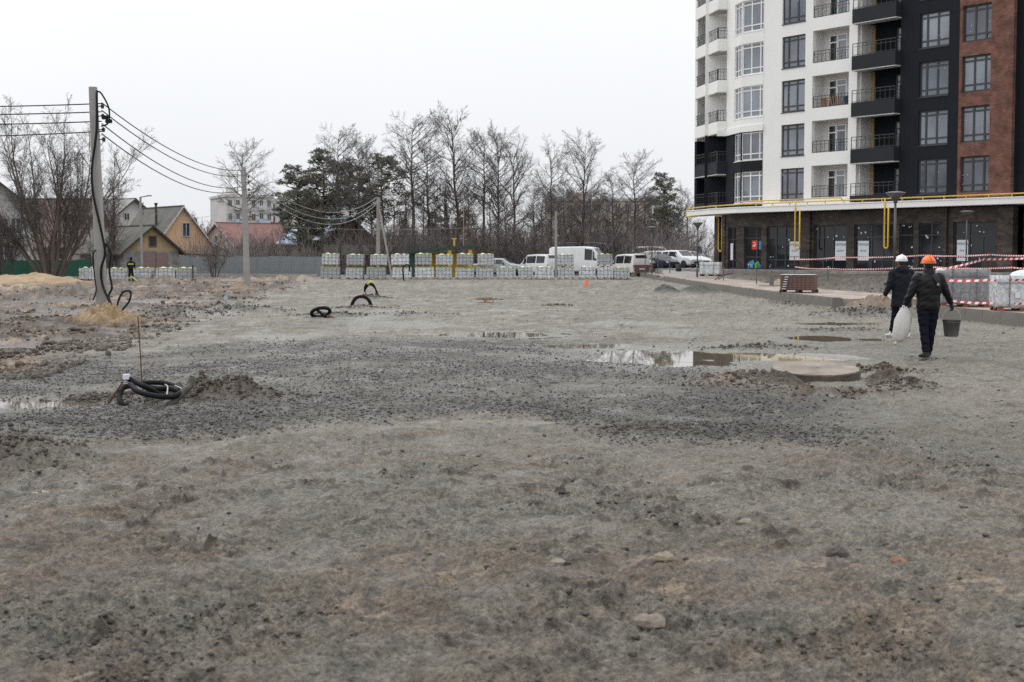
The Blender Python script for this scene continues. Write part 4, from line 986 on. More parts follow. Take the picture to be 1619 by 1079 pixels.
M_NEEDLE = None
def leaf_material():
    m = bpy.data.materials.new('pine_needles'); m.use_nodes = True
    n, l = m.node_tree.nodes, m.node_tree.links; b = n['Principled BSDF']; b.inputs['Roughness'].default_value = .8; b.inputs['Specular IOR Level'].default_value = .2
    at = n.new('ShaderNodeVertexColor'); at.layer_name = 'Col'; l.new(at.outputs[0], b.inputs['Base Color'])
    tr = n.new('ShaderNodeBsdfTranslucent'); l.new(at.outputs[0], tr.inputs['Color']); ms = n.new('ShaderNodeMixShader'); ms.inputs[0].default_value = .4
    l.new(b.outputs[0], ms.inputs[1]); l.new(tr.outputs[0], ms.inputs[2]); l.new(ms.outputs[0], n['Material Output'].inputs['Surface']); return m
M_NEEDLE = leaf_material()
def pine_proto(seed, Hh, r, c0, w, ncl, dens=150, tone=(.145, .147, .112)):
    rg = random.Random(seed); ng = np.random.default_rng(seed); tr, br = MB(), MB(); N = 12; pts = []; x = y = 0
    for i in range(N+1): x += rg.gauss(0, .08); y += rg.gauss(0, .08); pts.append(Vector((x, y, Hh*.97*i/N-.3)))
    tr.tube(pts, [max(r*(1-.9*i/N), .02) for i in range(N+1)], 8)
    Vs, Cs = [], []
    for k in range(ncl):
        t = c0+(1-c0)*((k+rg.random())/ncl)**.9; i = min(int(t*N), N-1); q = pts[i].lerp(pts[i+1], t*N-i); a = rg.uniform(0, 6.283)
        kk = (t-c0)/(1-c0); rad = w*(.45+.75*math.sin(min(kk*1.3+.25, 1.57)))*(1-.75*kk**3)*rg.uniform(.35, 1.0)
        c = q+Vector((math.cos(a)*rad, math.sin(a)*rad, rg.uniform(-.1, .5)+rad*.12))
        br.tube([q, q.lerp(c, .5)+Vector((0, 0, -.12)), c], [.05, .035, .012], 4, False)
        s = rg.uniform(.32, .85)*(1-.25*kk); n = int(dens*s)
        p = ng.normal(0, 1, (n, 3)); p /= np.linalg.norm(p, axis=1)[:, None]; p *= (ng.random((n, 1))**.45)*np.array([s, s, s*.45]); p[:, 2] += .15*s-(p[:, 0]**2+p[:, 1]**2)*.22
        p += np.array(c); e = ng.normal(0, 1, (n, 3, 3))*.085*np.array([1.3, 1.3, .8]); Vs.append((p[:, None, :]+e).reshape(-1, 3))
        cc = np.array(tone)*rg.uniform(.7, 1.35)*ng.uniform(.6, 1.5, (n, 1)); Cs.append(np.repeat(cc, 3, 0))
    V = np.concatenate(Vs); C = np.concatenate(Cs); F = np.arange(len(V)).reshape(-1, 3)
    return tr.mesh('trunk', M_PBARK), br.mesh('branches', M_PBARK), np_mesh('needles', V, F, M_NEEDLE, False, C)
PINE = [pine_proto(71, 10, .17, .25, 2.5, 105, 115), pine_proto(72, 10, .15, .45, 2.2, 62, 115), pine_proto(73, 10, .14, .35, 1.9, 75, 110), pine_proto(74, 10, .13, .12, 1.6, 90, 160, (.10, .115, .11))]  # last one tinted bluish to stand in for haze at its distance

def plant(kind, px, ytop, Y, label, proto, h0, cat='tree', group=None, zb=0.0, wide=1.0, rz=None):
    q = P(px, HOR, Y); top = P(px, ytop, Y).z; s = (top-zb)/h0
    t = thing(kind, label, cat, (q.x, q.y, zb), R.uniform(0, 6.28) if rz is None else rz, group); t.scale = (s*wide, s*wide, s)
    names = ('trunk', 'crown') if len(proto) == 2 else ('trunk', 'branches', 'crown')
    par = t
    for nm, me in zip(names, proto): link(nm, me, t)
    return t
GT = 'bare trees behind the paver pallets'
bare = [(385, 238, 118, 2, 1.0, 'layered bare tree standing right behind the second concrete pole'),
    (536, 213, 124, 0, .85, 'bare tree whose top rises above the big pines'),
    (571, 232, 126, 4, 1.0, 'slender bare tree just right of the big pines'),
    (653, 195, 128, 0, 1.0, 'tallest bare tree, above the left end of the green canopy'),
    (684, 240, 132, 4, 1.0, 'thin bare tree right of the tallest tree'),
    (722, 196, 130, 1, 1.0, 'second tallest bare tree, straight above the yellow mast'),
    (762, 217, 131, 4, 1.0, 'narrow bare tree just right of the yellow mast'),
    (786, 222, 134, 1, .9, 'bare tree above the silver car'),
    (815, 240, 126, 3, .95, 'dark bare tree with a broad crown above the small white van'),
    (871, 241, 128, 5, .8, 'bare tree with a forked pale crown above the big white van'),
    (921, 232, 127, 3, 1.05, 'bushy bare tree rising over the beige apartment block'),
    (1003, 254, 128, 2, .95, 'round topped bare tree leaning left of the right-hand pine'),
    (975, 285, 140, 4, 1.1, 'low bare tree in front of the beige block'),
    (895, 296, 142, 1, 1.2, 'small bare tree left of the beige block'),
    (945, 308, 146, 5, 1.0, 'short bare tree in the gap under the beige block'),
    (740, 290, 146, 3, 1.0, 'low bare tree filling the gap left of the narrow trees'),
    (845, 300, 146, 0, 1.2, 'low bare tree between the dark tree and the forked tree'),
    (600, 285, 150, 1, 1.1, 'bare tree behind the third pole'),
    (1085, 305, 138, 5, 1.0, 'bare tree at the corner of the apartment block'),
    (1035, 318, 150, 3, 1.1, 'bare tree left of the right-hand pine, behind the lamp'),
    (625, 300, 158, 5, 1.1, 'bare tree in the back row left of the tallest tree'), (668, 298, 160, 3, 1.1, 'bare tree in the back row behind the tallest tree'), (703, 302, 158, 0, 1.2, 'bare tree in the back row left of the yellow mast'),
    (775, 298, 160, 5, 1.1, 'bare tree in the back row behind the narrow pair'), (800, 305, 157, 1, 1.2, 'bare tree in the back row behind the silver car'), (858, 305, 160, 3, 1.2, 'bare tree in the back row left of the forked crown'),
    (885, 308, 158, 2, 1.1, 'bare tree in the back row behind the white van'), (905, 310, 156, 0, 1.2, 'bare tree in the back row left of the bushy crown'), (935, 305, 159, 3, 1.2, 'bare tree in the back row right of the bushy crown'),
    (960, 318, 152, 5, 1.2, 'bare tree in the back row before the beige wall'), (990, 318, 157, 1, 1.2, 'bare tree in the back row left of the leaning crown'), (1020, 312, 155, 0, 1.3, 'bare tree in the back row right of the leaning crown'),
    (1075, 318, 150, 3, 1.3, 'bare tree in the back row right of the round pine'), (586, 250, 140, 1, .9, 'bare tree between the pine clump and the flat topped pine')]
for px, yt, Y, i, wd, lab in bare: plant('bare_tree', px, yt, Y, lab, BARE[i], 10.0, 'tree', GT, 0, wd)
for px, yt, Y, i, wd, lab in [(480, 262, 130, 0, 1.05, 'broad dark pine at the left of the big pine clump'), (515, 238, 133, 0, 1.1, 'tallest dark pine of the big pine clump'), (548, 252, 136, 2, 1.1, 'dark pine at the right of the big pine clump'),
        (497, 300, 126, 0, .9, 'low dark pine at the front of the big pine clump'), (612, 240, 133, 1, 1.0, 'flat topped pine above the third pole'), (1056, 274, 142, 0, .85, 'round dark pine beside the apartment block'),
        (1040, 330, 150, 2, 1.2, 'low pine under the round dark pine'), (443, 316, 190, 3, 1.2, 'far bluish pine beside the five-storey block'), (735, 330, 170, 2, 1.2, 'far pine under the tall bare trees'), (690, 335, 175, 0, 1.1, 'far broad pine behind the green canopy')]:
    plant('pine_tree', px, yt, Y, lab, PINE[i], 10.0, 'tree', 'pines behind the site', 0, wd)
plant('bare_tree', 80, 205, 94, 'wide many-stemmed bare willow in front of the green fence', WILLOW, 8.6, 'tree', None, .1, 1.0, .5)
plant('bare_tree', 8, 330, 93, 'smaller many-stemmed bare tree at the far left', SHRUB[0], 4.2, 'tree', None, .1, 1.1, 1.5)
plant('bare_tree', 168, 275, 118, 'fine twigged bare tree right behind the nearest pole', REDT, 7.0, 'tree', None, .1, 1.1, 1.0)
plant('bare_tree', 318, 335, 150, 'low dark bare fruit tree by the red roofs', SHRUB[1], 4.2, 'tree', None, 0, 1.2)
plant('bare_tree', 705, 275, 133, 'reddish many-stemmed bare tree above the green canopy', REDT, 7.0, 'tree', GT, 0, 1.0)
plant('bare_tree', 633, 300, 131, 'reddish bare tree left of the tallest tree', REDT, 7.0, 'tree', GT, 0, .9)
for i, (px, yt, Y) in enumerate([(150, 372, 108), (338, 375, 110), (372, 372, 140), (405, 365, 135), (432, 372, 128), (455, 360, 140), (560, 352, 130), (600, 350, 124), (665, 350, 122), (715, 345, 128), (748, 352, 122), (775, 345, 126), (800, 350, 122),
        (838, 345, 128), (862, 352, 122), (890, 345, 130), (918, 350, 126), (946, 345, 132), (968, 352, 126), (990, 345, 133), (1015, 352, 136), (1038, 345, 140), (1062, 350, 138), (1083, 345, 140), (820, 335, 138), (905, 335, 139), (960, 332, 141), (1010, 330, 144), (755, 335, 140)]):
    plant('bare_shrub', px, yt, Y, 'leafless brown shrub in the thicket under the trees', SHRUB[i % 3], 4.2, 'shrub', 'leafless shrubs under the trees', 0, 1.25)

M_THICK = mat('haze_paled_brush', (.20, .175, .168), .95, .2, 1)  # brush colour lightened to stand in for haze over the treeline
def thicket(name, label, x0, x1, Y0, Y1, h0, h1, n, m, seed):
    rg = random.Random(seed); mb = MB()
    for i in range(n):
        Y = rg.uniform(Y0, Y1); q = P(rg.uniform(x0, x1), HOR, Y); h = rg.uniform(h0, h1)*rg.uniform(.5, 1); p = Vector((q.x, q.y, -.1)); d = Vector((rg.gauss(0, .22), rg.gauss(0, .22), 1)).normalized()
        a = p+d*h*.5; b = a+(d+Vector((rg.gauss(0, .2), rg.gauss(0, .2), .1))).normalized()*h*.5
        mb.tube([p, a, b], [.028, .018, .006], 3, False)
        for j in range(4):
            q = p.lerp(a, rg.random()) if j < 2 else a.lerp(b, rg.random()); mb.tube([q, q+(d+Vector((rg.gauss(0, .6), rg.gauss(0, .6), .1)))*h*.24], [.011, .005], 3, False)
    return tag(mb.build(name, m), label, None, None, 'stuff')
thicket('undergrowth', 'tangle of leafless brown undergrowth behind the yard', 520, 1100, 123, 142, 2.5, 5.6, 3400, M_THICK, 5)
thicket('undergrowth', 'tangle of leafless undergrowth behind the grey fence', 290, 530, 119, 150, 2.0, 4.6, 1300, M_THICK, 6)
thicket('far_wood', 'far leafless wood closing the view behind the houses', 150, 1130, 280, 340, 7, 12, 3000, M_THICK, 8)
# ------------------------------------------------------------------ poles and wires
M_POLE = mat('pole_concrete', (.30, .29, .275), .9, .16, 1.4, .3, 20); M_CABLE = mat('black_cable', (.010, .010, .011), .6, .2, 6, spec=.2); M_WIRE = mat('black_wire', (.03, .03, .032), .6, .1, 4); M_WIREG = mat('grey_wire', (.3, .3, .3), .6, .1, 4)
M_STEEL = mat('galvanised_steel', (.38, .38, .37), .5, .15, 5); M_RUST = mat('rusty_steel', (.11, .055, .035), .9, .3, 8); M_LIME = mat('lime_strip', (.42, .48, .11), .7, .2, 3)
def pole(px, ybase, xtop, ytop, Y, w0, w1, label):
    a, b = P(px, ybase, Y), P(xtop, ytop, Y); a.z = min(a.z, Hz(a.x, a.y))-.15
    t = thing('utility_pole', label, 'utility pole', a); d = b-a
    mb = MB(); rg = []
    for k, w in ((0, w0), (1, w1)):
        c = d*k; q = w/2; e = q*.75; rg.append([c+Vector(v) for v in ((-q,-e,0),(-e,-q,0),(e,-q,0),(q,-e,0),(q,e,0),(e,q,0),(-e,q,0),(-q,e,0))])
    mb.loft(rg); mb.build('shaft', M_POLE, t)
    u = d.normalized(); mb = MB()
    for z in (.6, .75, 1.25, 1.4): mb.lathe([(w1*.56, -.015), (w1*.56, .015)], d-u*z*.5, 10, cap=False)
    mb.build('strap', M_STEEL, t)
    for z in (.5, .75, 1.1, 1.35):
        mb = MB(); p = d-u*z; mb.bar(p+Vector((w1*.5, 0, 0)), p+Vector((w1*.5+.13, 0, .02)), .025); mb.tube([p+Vector((w1*.5+.13, 0, -.05)), p+Vector((w1*.5+.13, 0, .03)), p+Vector((w1*.5+.13, 0, .07))], [.035, .05, .02], 8); mb.build('insulator', M_WIRE, t)
    return t, a, b
t1, a1, b1 = pole(163, 512, 147, 138, 37, .27, .185, 'nearest concrete utility pole with black cables hanging down its side')
t2, a2, b2 = pole(391, 462, 385, 264, 69, .30, .2, 'second concrete utility pole, in front of the grey fence')
t3, a3, b3 = pole(598, 440, 598, 312, 107, .3, .22, 'third concrete utility pole, propped, behind the paver pallets')
mb = MB(); mb.tube([b3-a3+Vector((.1, -.2, -.9)), (1.15, -1.0, 0)], .08, 6); mb.build('prop', M_POLE, t3)
pole(358, 428, 356, 345, 118, .25, .2, 'short concrete pole just left of the nearest pole, by the garage') if False else None
t4, a4, b4 = pole(148, 428, 145, 352, 112, .26, .2, 'far concrete pole beside the nearest pole, before the slate garage')
t5, a5, b5 = pole(225, 430, 222, 312, 117, .22, .16, 'thin concrete pole in front of the slate garage roof')
mb = MB(); mb.bar(b5-a5+Vector((-.05, 0, -.02)), b5-a5+Vector((.7, -.2, .1)), .07); mb.box(b5-a5+Vector((.8, -.25, .1)), (.35, .16, .08)); mb.build('lamp_arm', M_WIRE, t5)
t6, a6, b6 = pole(879, 436, 879, 335, 108, .2, .16, 'thin concrete pole between the white vans')
aL = P(-420, 530, 36.5); bL = P(-440, 150, 36.5)
t0_, a0, b0 = pole(-420, 530, -440, 140, 36.5, .27, .185, 'concrete utility pole out of view to the left')
def sagged(a, b, s, n=18): return [a.lerp(b, i/n)+Vector((0, 0, -4*s*(i/n)*(1-i/n))) for i in range(n+1)]
def wire(a, b, sag, r, m, label, cat='wire', grp=None): 
    mb = MB(); mb.tube(sagged(a, b, sag), r, 5); return tag(mb.build('overhead_wire', m, smooth=True), label, cat, grp)
for i, (yl, yr, ya, yb) in enumerate([(163, 165, 163, 281), (175, 178, 175, 289), (192, 193, 196, 306), (217, 209, 212, 311)]):
    ordn = ('topmost', 'second', 'third', 'lowest')[i]
    wire(P(-440, yl-4, 36.5), P(161, yr-1, 36.98), .12, .016, M_WIRE, ordn+' black wire running left from the nearest pole')
    wire(P(161, ya, 36.98), P(388, yb-12, 68.9), .55+.05*i, .016, M_WIRE, ordn+' black wire sagging from the nearest pole to the second')
for i, (ya, yb) in enumerate([(274, 312), (282, 318), (288, 322)]):
    wire(P(389, ya, 68.9), P(596, yb, 107), 1.5+.15*i, .02, M_WIREG, ('upper', 'middle', 'lower')[i]+' grey wire sagging from the second pole to the third')
wire(P(30, 250, 40), P(345, 338, 110), .9, .012, M_WIREG, 'thin pale wire crossing in front of the orange house')
wire(P(446, 359, 118), P(760, 360, 118), .2, .012, M_WIREG, 'thin level wire in front of the big pines')
def cable(name, pts, r, m, label, cat='cable', parent=None, n=8, grp=None):
    """smooth tube through points (Catmull-Rom)"""
    pts = [Vector(p) for p in pts]; q = [pts[0]*2-pts[1]]+pts+[pts[-1]*2-pts[-2]]; out = []
    for i in range(1, len(q)-2):
        for k in range(6):
            t = k/6; a, b, c, d = q[i-1:i+3]
            out.append(.5*((2*b)+(c-a)*t+(2*a-5*b+4*c-d)*t*t+(3*b-a-3*c+d)*t**3))
    out.append(pts[-1]); mb = MB(); mb.tube(out, r, n); o = mb.build(name, m, parent, True)
    return tag(o, label, cat, grp) if label else o
# cables down the nearest pole
def L1(px, py, dy=-.2): return P(px, py, 37+dy)
cable('power_cable', [L1(152, 144), L1(160, 148), L1(171, 168), L1(173, 185), L1(170, 196), L1(160, 200)], .022, M_CABLE, 'black cable looping at the top of the nearest pole')
cable('power_cable', [L1(153, 145), L1(153, 200), L1(150, 230), L1(145, 270), L1(148, 310), L1(160, 365), L1(166, 400), L1(160, 425), L1(162, 450), L1(172, 475, -.35), L1(183, 497, -.5), L1(186, 506, -.5)], .032, M_CABLE, 'thick black cable snaking down the nearest pole into the sand')
cable('power_cable', [L1(167, 385), L1(175, 400), L1(173, 430), L1(177, 455), L1(172, 470), L1(183, 498, -.5)], .028, M_CABLE, 'black cable bowed out on the right of the nearest pole')
cable('power_cable', [L1(152, 395), L1(147, 405), L1(150, 440), L1(152, 460), L1(147, 475)], .018, M_CABLE, 'thin black cable loose on the left of the nearest pole')
cable('power_cable', [L1(183, 502, -.5), L1(186, 480, -.5), L1(194, 463, -.5), L1(206, 461, -.5), L1(205, 475, -.5), L1(194, 490, -.5), L1(185, 502, -.5)], .026, M_CABLE, 'black cable bent in a loop at the foot of the nearest pole')
mb = MB()
for x, y in ((166, 186), (171, 188), (172, 194)): mb.box(L1(x, y), (.11, .1, .08), .4)
mb = None
for x, y, lab in ((166, 186, 'upper'), (172, 192, 'lower')):
    m_ = MB(); m_.bx((-.07, -.05, -.05), (.07, .05, .05)); m_.tube([(-.09, 0, 0), (.09, 0, 0)], .025, 8); o = m_.build('cable_clamp', M_CABLE, loc=L1(x, y)); tag(o, lab+' black wire clamp near the top of the nearest pole', 'clamp')

# ------------------------------------------------------------------ heaps
def heap(name, label, cat, cx, cy, rx, ry, h, c, seed, n=70, rough=.25):
    rg = np.linspace(-1.25, 1.25, n); X, Y = np.meshgrid(rg, rg); X2, Y2 = cx+X*rx, cy+Y*ry
    q = np.sqrt(X*X+Y*Y)*(1+.22*fbm(X*1.7+seed, Y*1.7, 3, seed)); z = np.exp(-(q*1.35)**2*1.1)
    Z = H(X2, Y2)+h*z*(1+rough*fbm(X*4+seed, Y*4, 4, seed+1))+.03*h*fbm(X*14, Y*14, 2, seed+2)-.06*ss(.75, 1.2, q)-.02
    i = np.arange(n*n).reshape(n, n); F = np.stack([i[:-1, :-1], i[:-1, 1:], i[1:, 1:], i[1:, :-1]], -1).reshape(-1, 4)
    C = np.array(c)[None, None]*(1+.22*fbm(X*6, Y*6, 4, seed+3))[..., None]*np.ones(3)
    gc = ground_col(X2, Y2); k = ss(1.05, .6, q)[..., None]; C = C*k+gc*(1-k)
    return tag(link(name, np_mesh(name, np.stack([X2, Y2, Z], -1).reshape(-1, 3), F, M_GROUND, True, C.reshape(-1, 3))), label, cat)
heap('sand_heap', 'yellow sand heaped round the foot of the nearest pole', 'sand heap', -10.1, 35.5, .95, 1.5, .40, (.30, .205, .11), 3, 110, .5)
heap('sand_heap', 'long yellow sand heap at the far left before the willow', 'sand heap', -26.5, 78, 4.2, 5, .62, (.33, .235, .13), 4)
heap('sand_heap', 'small tan sand heap at the foot of the second pole', 'sand heap', -12.9, 67.5, .9, 1.3, .28, (.25, .175, .105), 5)
heap('gravel_heap', 'low dark grit heap beside the kerb, left one of two', 'grit heap', 7.1, 66, .66, 1.6, .38, (.046, .047, .040), 6)
heap('gravel_heap', 'low dark grit heap beside the kerb, right one of two', 'grit heap', 8.55, 65.3, .95, 1.9, .38, (.046, .047, .040), 7)
heap('sand_heap', 'small pinkish sand heap on the walkway left of the brown pavers', 'sand heap', 12.6, 67, .85, 1.6, .45, (.31, .22, .17), 8)
heap('soil_heap', 'pale brown soil heap at the broken kerb behind the men', 'soil heap', 11.0, 43.2, 1.0, 1.6, .30, (.19, .14, .098), 9)

# ------------------------------------------------------------------ walkway with kerb
M_KERB = mat('kerb_concrete', (.16, .15, .135), .9, .18, 1.5, .4, 14); M_WALK = brick_mat('sandy_pink_paving', (.34, .28, .24), (.30, .25, .22), (.28, .235, .2), .2, .1, .9, 0, .3)
for n_ in M_WALK.node_tree.nodes:
    if n_.type == 'MAPPING': n_.inputs['Rotation'].default_value = (0, 0, .1)
gap = [(39.2, 46.5)]
mb = MB(); yy = np.linspace(47, 118, 40); L_ = [(kerb_x(y)+.12, y) for y in yy]; Rg = [(kerb_x(y)+3.3+.25*math.sin(y*.5), y) for y in yy[::-1]]
mb.prism(L_+Rg, .05, .30); wk = mb.build('pavement', M_WALK); tag(wk, 'pinkish sanded walkway behind the kerb', None, None, 'structure')
mb = MB(); yy = np.linspace(14, 39.2, 16); L_ = [(kerb_x(y)+.12, y) for y in yy]; Rg = [(kerb_x(y)+3.4, y) for y in yy[::-1]]
mb.prism(L_+Rg, .05, .30); wk = mb.build('pavement', M_WALK); tag(wk, 'near pinkish walkway carrying the wrapped pallets', None, None, 'structure')
kerb = bpy.data.objects.new('kerb', None); COL.objects.link(kerb); tag(kerb, 'concrete kerb stones edging the raised walkway', None, None, 'structure')
mb = MB(); mb.bx((-.09, 0.008, -.16), (.09, .992, .21)); ks = mb.mesh('kerb_stone', M_KERB)
y = 13.0
while y < 117:
    a = math.atan2(kerb_x(y+1)-kerb_x(y), 1.0); st = math.cos(a)
    if not 39.4 < y < 46.2:
        o = link('kerb_stone', ks, kerb, (float(kerb_x(y)), y, .12+R.uniform(-.012, .012)-(.14 if 92 < y < 97 else 0)), -a); o.rotation_euler.y = R.uniform(-.03, .03)
    y += st
mb = MB(); mb.bx((-.14, -.1, 0), (.14, .1, .42)); tag(mb.build('kerb_block', M_KERB, loc=(10.55, 46.3, -.05)), 'upright kerb block ending the far kerb run', 'kerb block')

# ------------------------------------------------------------------ paver pallets
M_WOOD = mat('pallet_wood', (.30, .21, .14), .9, .25, 5); M_WOODR = mat('red_brown_pallet_wood', (.25, .09, .055), .85, .25, 5); M_PAVE = mat('grey_concrete_pavers', (.36, .37, .365), .85, .12, 3); M_STRAP = mat('black_strap', (.11, .115, .118), .6, .1, 3)
def film(name, c, a):
    m = bpy.data.materials.new(name); m.use_nodes = True
    n, l = m.node_tree.nodes, m.node_tree.links; b = n['Principled BSDF']; b.inputs['Base Color'].default_value = (*c, 1); b.inputs['Roughness'].default_value = .22; b.inputs['Alpha'].default_value = a
    ge = n.new('ShaderNodeNewGeometry'); nz = n.new('ShaderNodeTexNoise'); nz.inputs['Scale'].default_value = 5; nz.inputs['Detail'].default_value = 4; nz.inputs['Distortion'].default_value = 1.5
    l.new(ge.outputs['Position'], nz.inputs['Vector']); bp = n.new('ShaderNodeBump'); bp.inputs['Strength'].default_value = .8; bp.inputs['Distance'].default_value = .06
    l.new(nz.outputs[0], bp.inputs['Height']); l.new(bp.outputs[0], b.inputs['Normal'])
    mr = n.new('ShaderNodeMapRange'); mr.inputs[1].default_value = .35; mr.inputs[2].default_value = .65; mr.inputs[3].default_value = a*.6; mr.inputs[4].default_value = min(1, a*1.5); l.new(nz.outputs[0], mr.inputs[0]); l.new(mr.outputs[0], b.inputs['Alpha'])
    return m
M_FILM = film('wrap_film', (.74, .78, .80), .55)
def pallet_meshes(w, d, m):
    mb = MB()
    for y in (-d/2+.06, 0, d/2-.06): mb.bx((-w/2, y-.05, 0), (w/2, y+.05, .02))
    for x in (-w/2+.07, 0, w/2-.07):
        for y in (-d/2+.06, 0, d/2-.06): mb.bx((x-.07, y-.05, .02), (x+.07, y+.05, .098))
    for i in range(6): mb.bx((-w/2, -d/2+i*(d-.1)/5, .1), (w/2, -d/2+i*(d-.1)/5+.1, .12))
    return mb.mesh('pallet', m)
PAL = pallet_meshes(1.2, .9, M_WOOD)
def pv_core():
    mb = MB(); 
    for k in range(7):
        for i in range(4):
            for j in range(2): mb.bx((-.58+i*.292, -.43+j*.432, .125+k*.099), (-.58+i*.292+.284, -.43+j*.432+.426, .125+k*.099+.093))
    return mb.mesh('pavers', M_PAVE)
PVC = pv_core()
mb = MB()
for x in (-.42, -.14, .14, .42): mb.bx((x-.009, -.458, .125), (x+.009, .458, .845))
for z in (.32, .58): mb.bx((-.612, -.452, z), (.612, .452, z+.02))
PVS = mb.mesh('straps', M_STRAP)
mb = MB()
for x in (-.45, -.14, .14, .45): mb.bx((x-.10, -.47, .80), (x+.10, -.43, .87)); mb.bx((x-.13, .43, .80), (x+.13, .47, .875))
PVE = mb.mesh('edge_strip', M_LIME)
mb = MB(); mb.bx((-.60, -.447, .12), (.60, .447, .83)); PVW = mb.mesh('wrap', M_FILM); PVWS = [PVW, PVW, mb.mesh('wrap', film('fresh_wrap_film', (.8, .83, .85), .72)), mb.mesh('wrap', film('dull_wrap_film', (.55, .58, .60), .5))]
mb = MB(); mb.lathe([(.0, .83), (.2, .85), (.13, .9), (0, .93)], (-.2, 0, 0), 8); mb.lathe([(.0, .83), (.12, .85), (.08, .89), (0, .9)], (.25, .1, 0), 8); PVK = mb.mesh('film_knot', mat('bunched_white_film', (.7, .72, .72), .5, .1, 6))
GP = 'wrapped paver pallets in the long double row'
def pave(px0, px1, ybot, Y, label, grp, rz=0.0, strips=True, zb=None):
    c = P((px0+px1)/2, ybot, Y); w = (px1-px0)*Y/FPX; s = w/1.22
    t = thing('paver_pallet', label, 'paver pallet', (c.x, c.y, max(0, c.z-.02) if zb is None else zb), rz+R.uniform(-.05, .05), grp); t.scale = (min(max(s, .82), 1.12), 1, 1)
    t.scale.z = R.uniform(.95, 1.04) if zb == 0 else R.uniform(.92, 1.02); t.rotation_euler.x = R.uniform(-.012, .012); t.rotation_euler.y = R.uniform(-.012, .012)
    link('pallet', PAL, t); link('pavers', PVC, t); link('wrap', R.choice(PVWS), t); link('straps', PVS, t); link('film_knot', PVK, t)
    if strips: link('edge_strip', PVE, t)
    return t
low = [(508, 538), (548, 575), (579.5, 611), (621, 651), (656, 687), (689.5, 715), (720, 750), (753, 780), (784.5, 816), (819, 843), (845, 876), (882, 908), (915, 941), (944, 969), (970, 995)]
upp = [(510, 536), (549, 575.5), (586, 612), (619, 647), (656.6, 683), (689.5, 716), (722.5, 748), (755, 781), None, None, None, (881.7, 907), None, (944, 968), None]
ORD = ['first', 'second', 'third', 'fourth', 'fifth', 'sixth', 'seventh', 'eighth', 'ninth', 'tenth', 'eleventh', 'twelfth', 'thirteenth', 'fourteenth', 'fifteenth']
ZU = .93
for i, q in enumerate(low):
    pave(q[0], q[1], 439, 101, 'wrapped paver pallet on the ground, %s from the left in the long row' % ORD[i], GP, 0, i not in (12, 13), 0.0)
    if upp[i]: pave(upp[i][0], upp[i][1], 421, 101, 'wrapped paver pallet stacked on the %s ground pallet of the long row' % ORD[i], GP, 0, True, ZU)
for i, q in enumerate([(134, 151), (172, 199.6), (214, 242), (248.5, 279), (281, 309)]):
    pave(q[0] if i else 128, q[1], 443.5, 95, 'wrapped paver pallet, %s from the left in the short row before the garage' % ORD[i], 'wrapped paver pallets in the short row', 0, i != 0, .0)
def wrapped(name, label, px, Y, z, w, d, h, rz, core_m, film_m, wood=M_WOODR, layers=6, nx=5, sag=True):
    c = P(px, HOR, Y); t = thing(name, label, 'paver pallet', (c.x, c.y, z), rz)
    link('pallet', pallet_meshes(w, d, wood), t)
    lh = (h-.13)/layers; bm_ = MB(); bm_.bx((0, -d/2+.03, 0), ((w-.06)/nx-.008, d/2-.03, lh-.006)); bmesh_ = bm_.mesh('paver', core_m)
    for k in range(layers):
        for i in range(nx): link('paver', bmesh_, t, (-w/2+.03+i*(w-.06)/nx, R.uniform(-.008, .008), .123+k*lh))
    if film_m:
        mb = MB(); N = 12; rings = []
        for j in range(7):
            z_ = .10+(h-.06)*j/6; r_ = []
            for i in range(4*N):
                s, u = divmod(i, N); u = u/N; x, y = [(-1+2*u, -1), (1, -1+2*u), (1-2*u, 1), (-1, 1-2*u)][s]
                k = 1+.025*math.sin(i*2.3+j*1.7)+.02*R.random(); r_.append(Vector((x*(w/2+.01)*k, y*(d/2+.01)*k, z_+(.03*math.sin(i*1.1) if j == 0 else 0))))
            rings.append(r_)
        mb.loft(rings); mb.build('wrap', film_m, t, True)
        mb = MB()
        for x in (-w*.28, w*.22): mb.bx((x-.012, -d/2-.05, .1), (x+.012, -d/2-.046, h+.05)); mb.bx((x-.012, -d/2-.05, h+.06), (x+.012, d/2+.05, h+.064))
        mb.bx((-w/2-.04, -d/2-.055, h*.82), (w/2+.04, -d/2-.051, h*.82+.02)); mb.build('strap', M_STRAP, t)
    return t
M_DPAVE = mat('dark_grey_pavers', (.13, .125, .13), .85, .2, 3); M_BPAVE = mat('brown_pavers', (.125, .075, .062), .85, .2, 4); M_LPAVE = mat('light_grey_stone', (.42, .43, .44), .8, .1, 3); M_WPAVE = mat('pale_paver_stack', (.55, .55, .55), .8, .08, 3)
M_FILM2 = film('cloudy_wrap_film', (.66, .7, .72), .22)
w1_ = wrapped('paver_pallet', 'dark pavers under torn glossy clear film on the walkway behind the barrier tape', 1523, 40.0, .302, 1.3, .95, 1.02, -.12, M_DPAVE, M_FILM2)
w2_ = wrapped('paver_pallet', 'pale stones in white film with a paper label on the pallet at the right edge', 1612, 37.2, .302, 1.25, .95, .88, -.1, M_LPAVE, M_FILM)
mb = MB(); mb.bx((-.22, -.54, .35), (-.10, -.53, .5)); mb.build('paper_label', M_PAPER, w2_)
mb = MB(); mb.lathe([(0, 0), (.35, .02), (.28, .1), (.1, .16), (0, .17)], (.1, 0, .9), 12); mb.build('bunched_film', M_PAPER, w2_)
w3_ = wrapped('paver_pallet', 'brown pavers strapped on a pallet on the walkway, not wrapped', 1264, 54.5, .302, 1.35, .95, .68, -.35, M_BPAVE, None, M_DARKW, 6, 8)
mb = MB(); mb.bx((-.66, -.46, .69), (.60, .46, .70)); mb.build('white_sheet', M_PAPER, w3_)
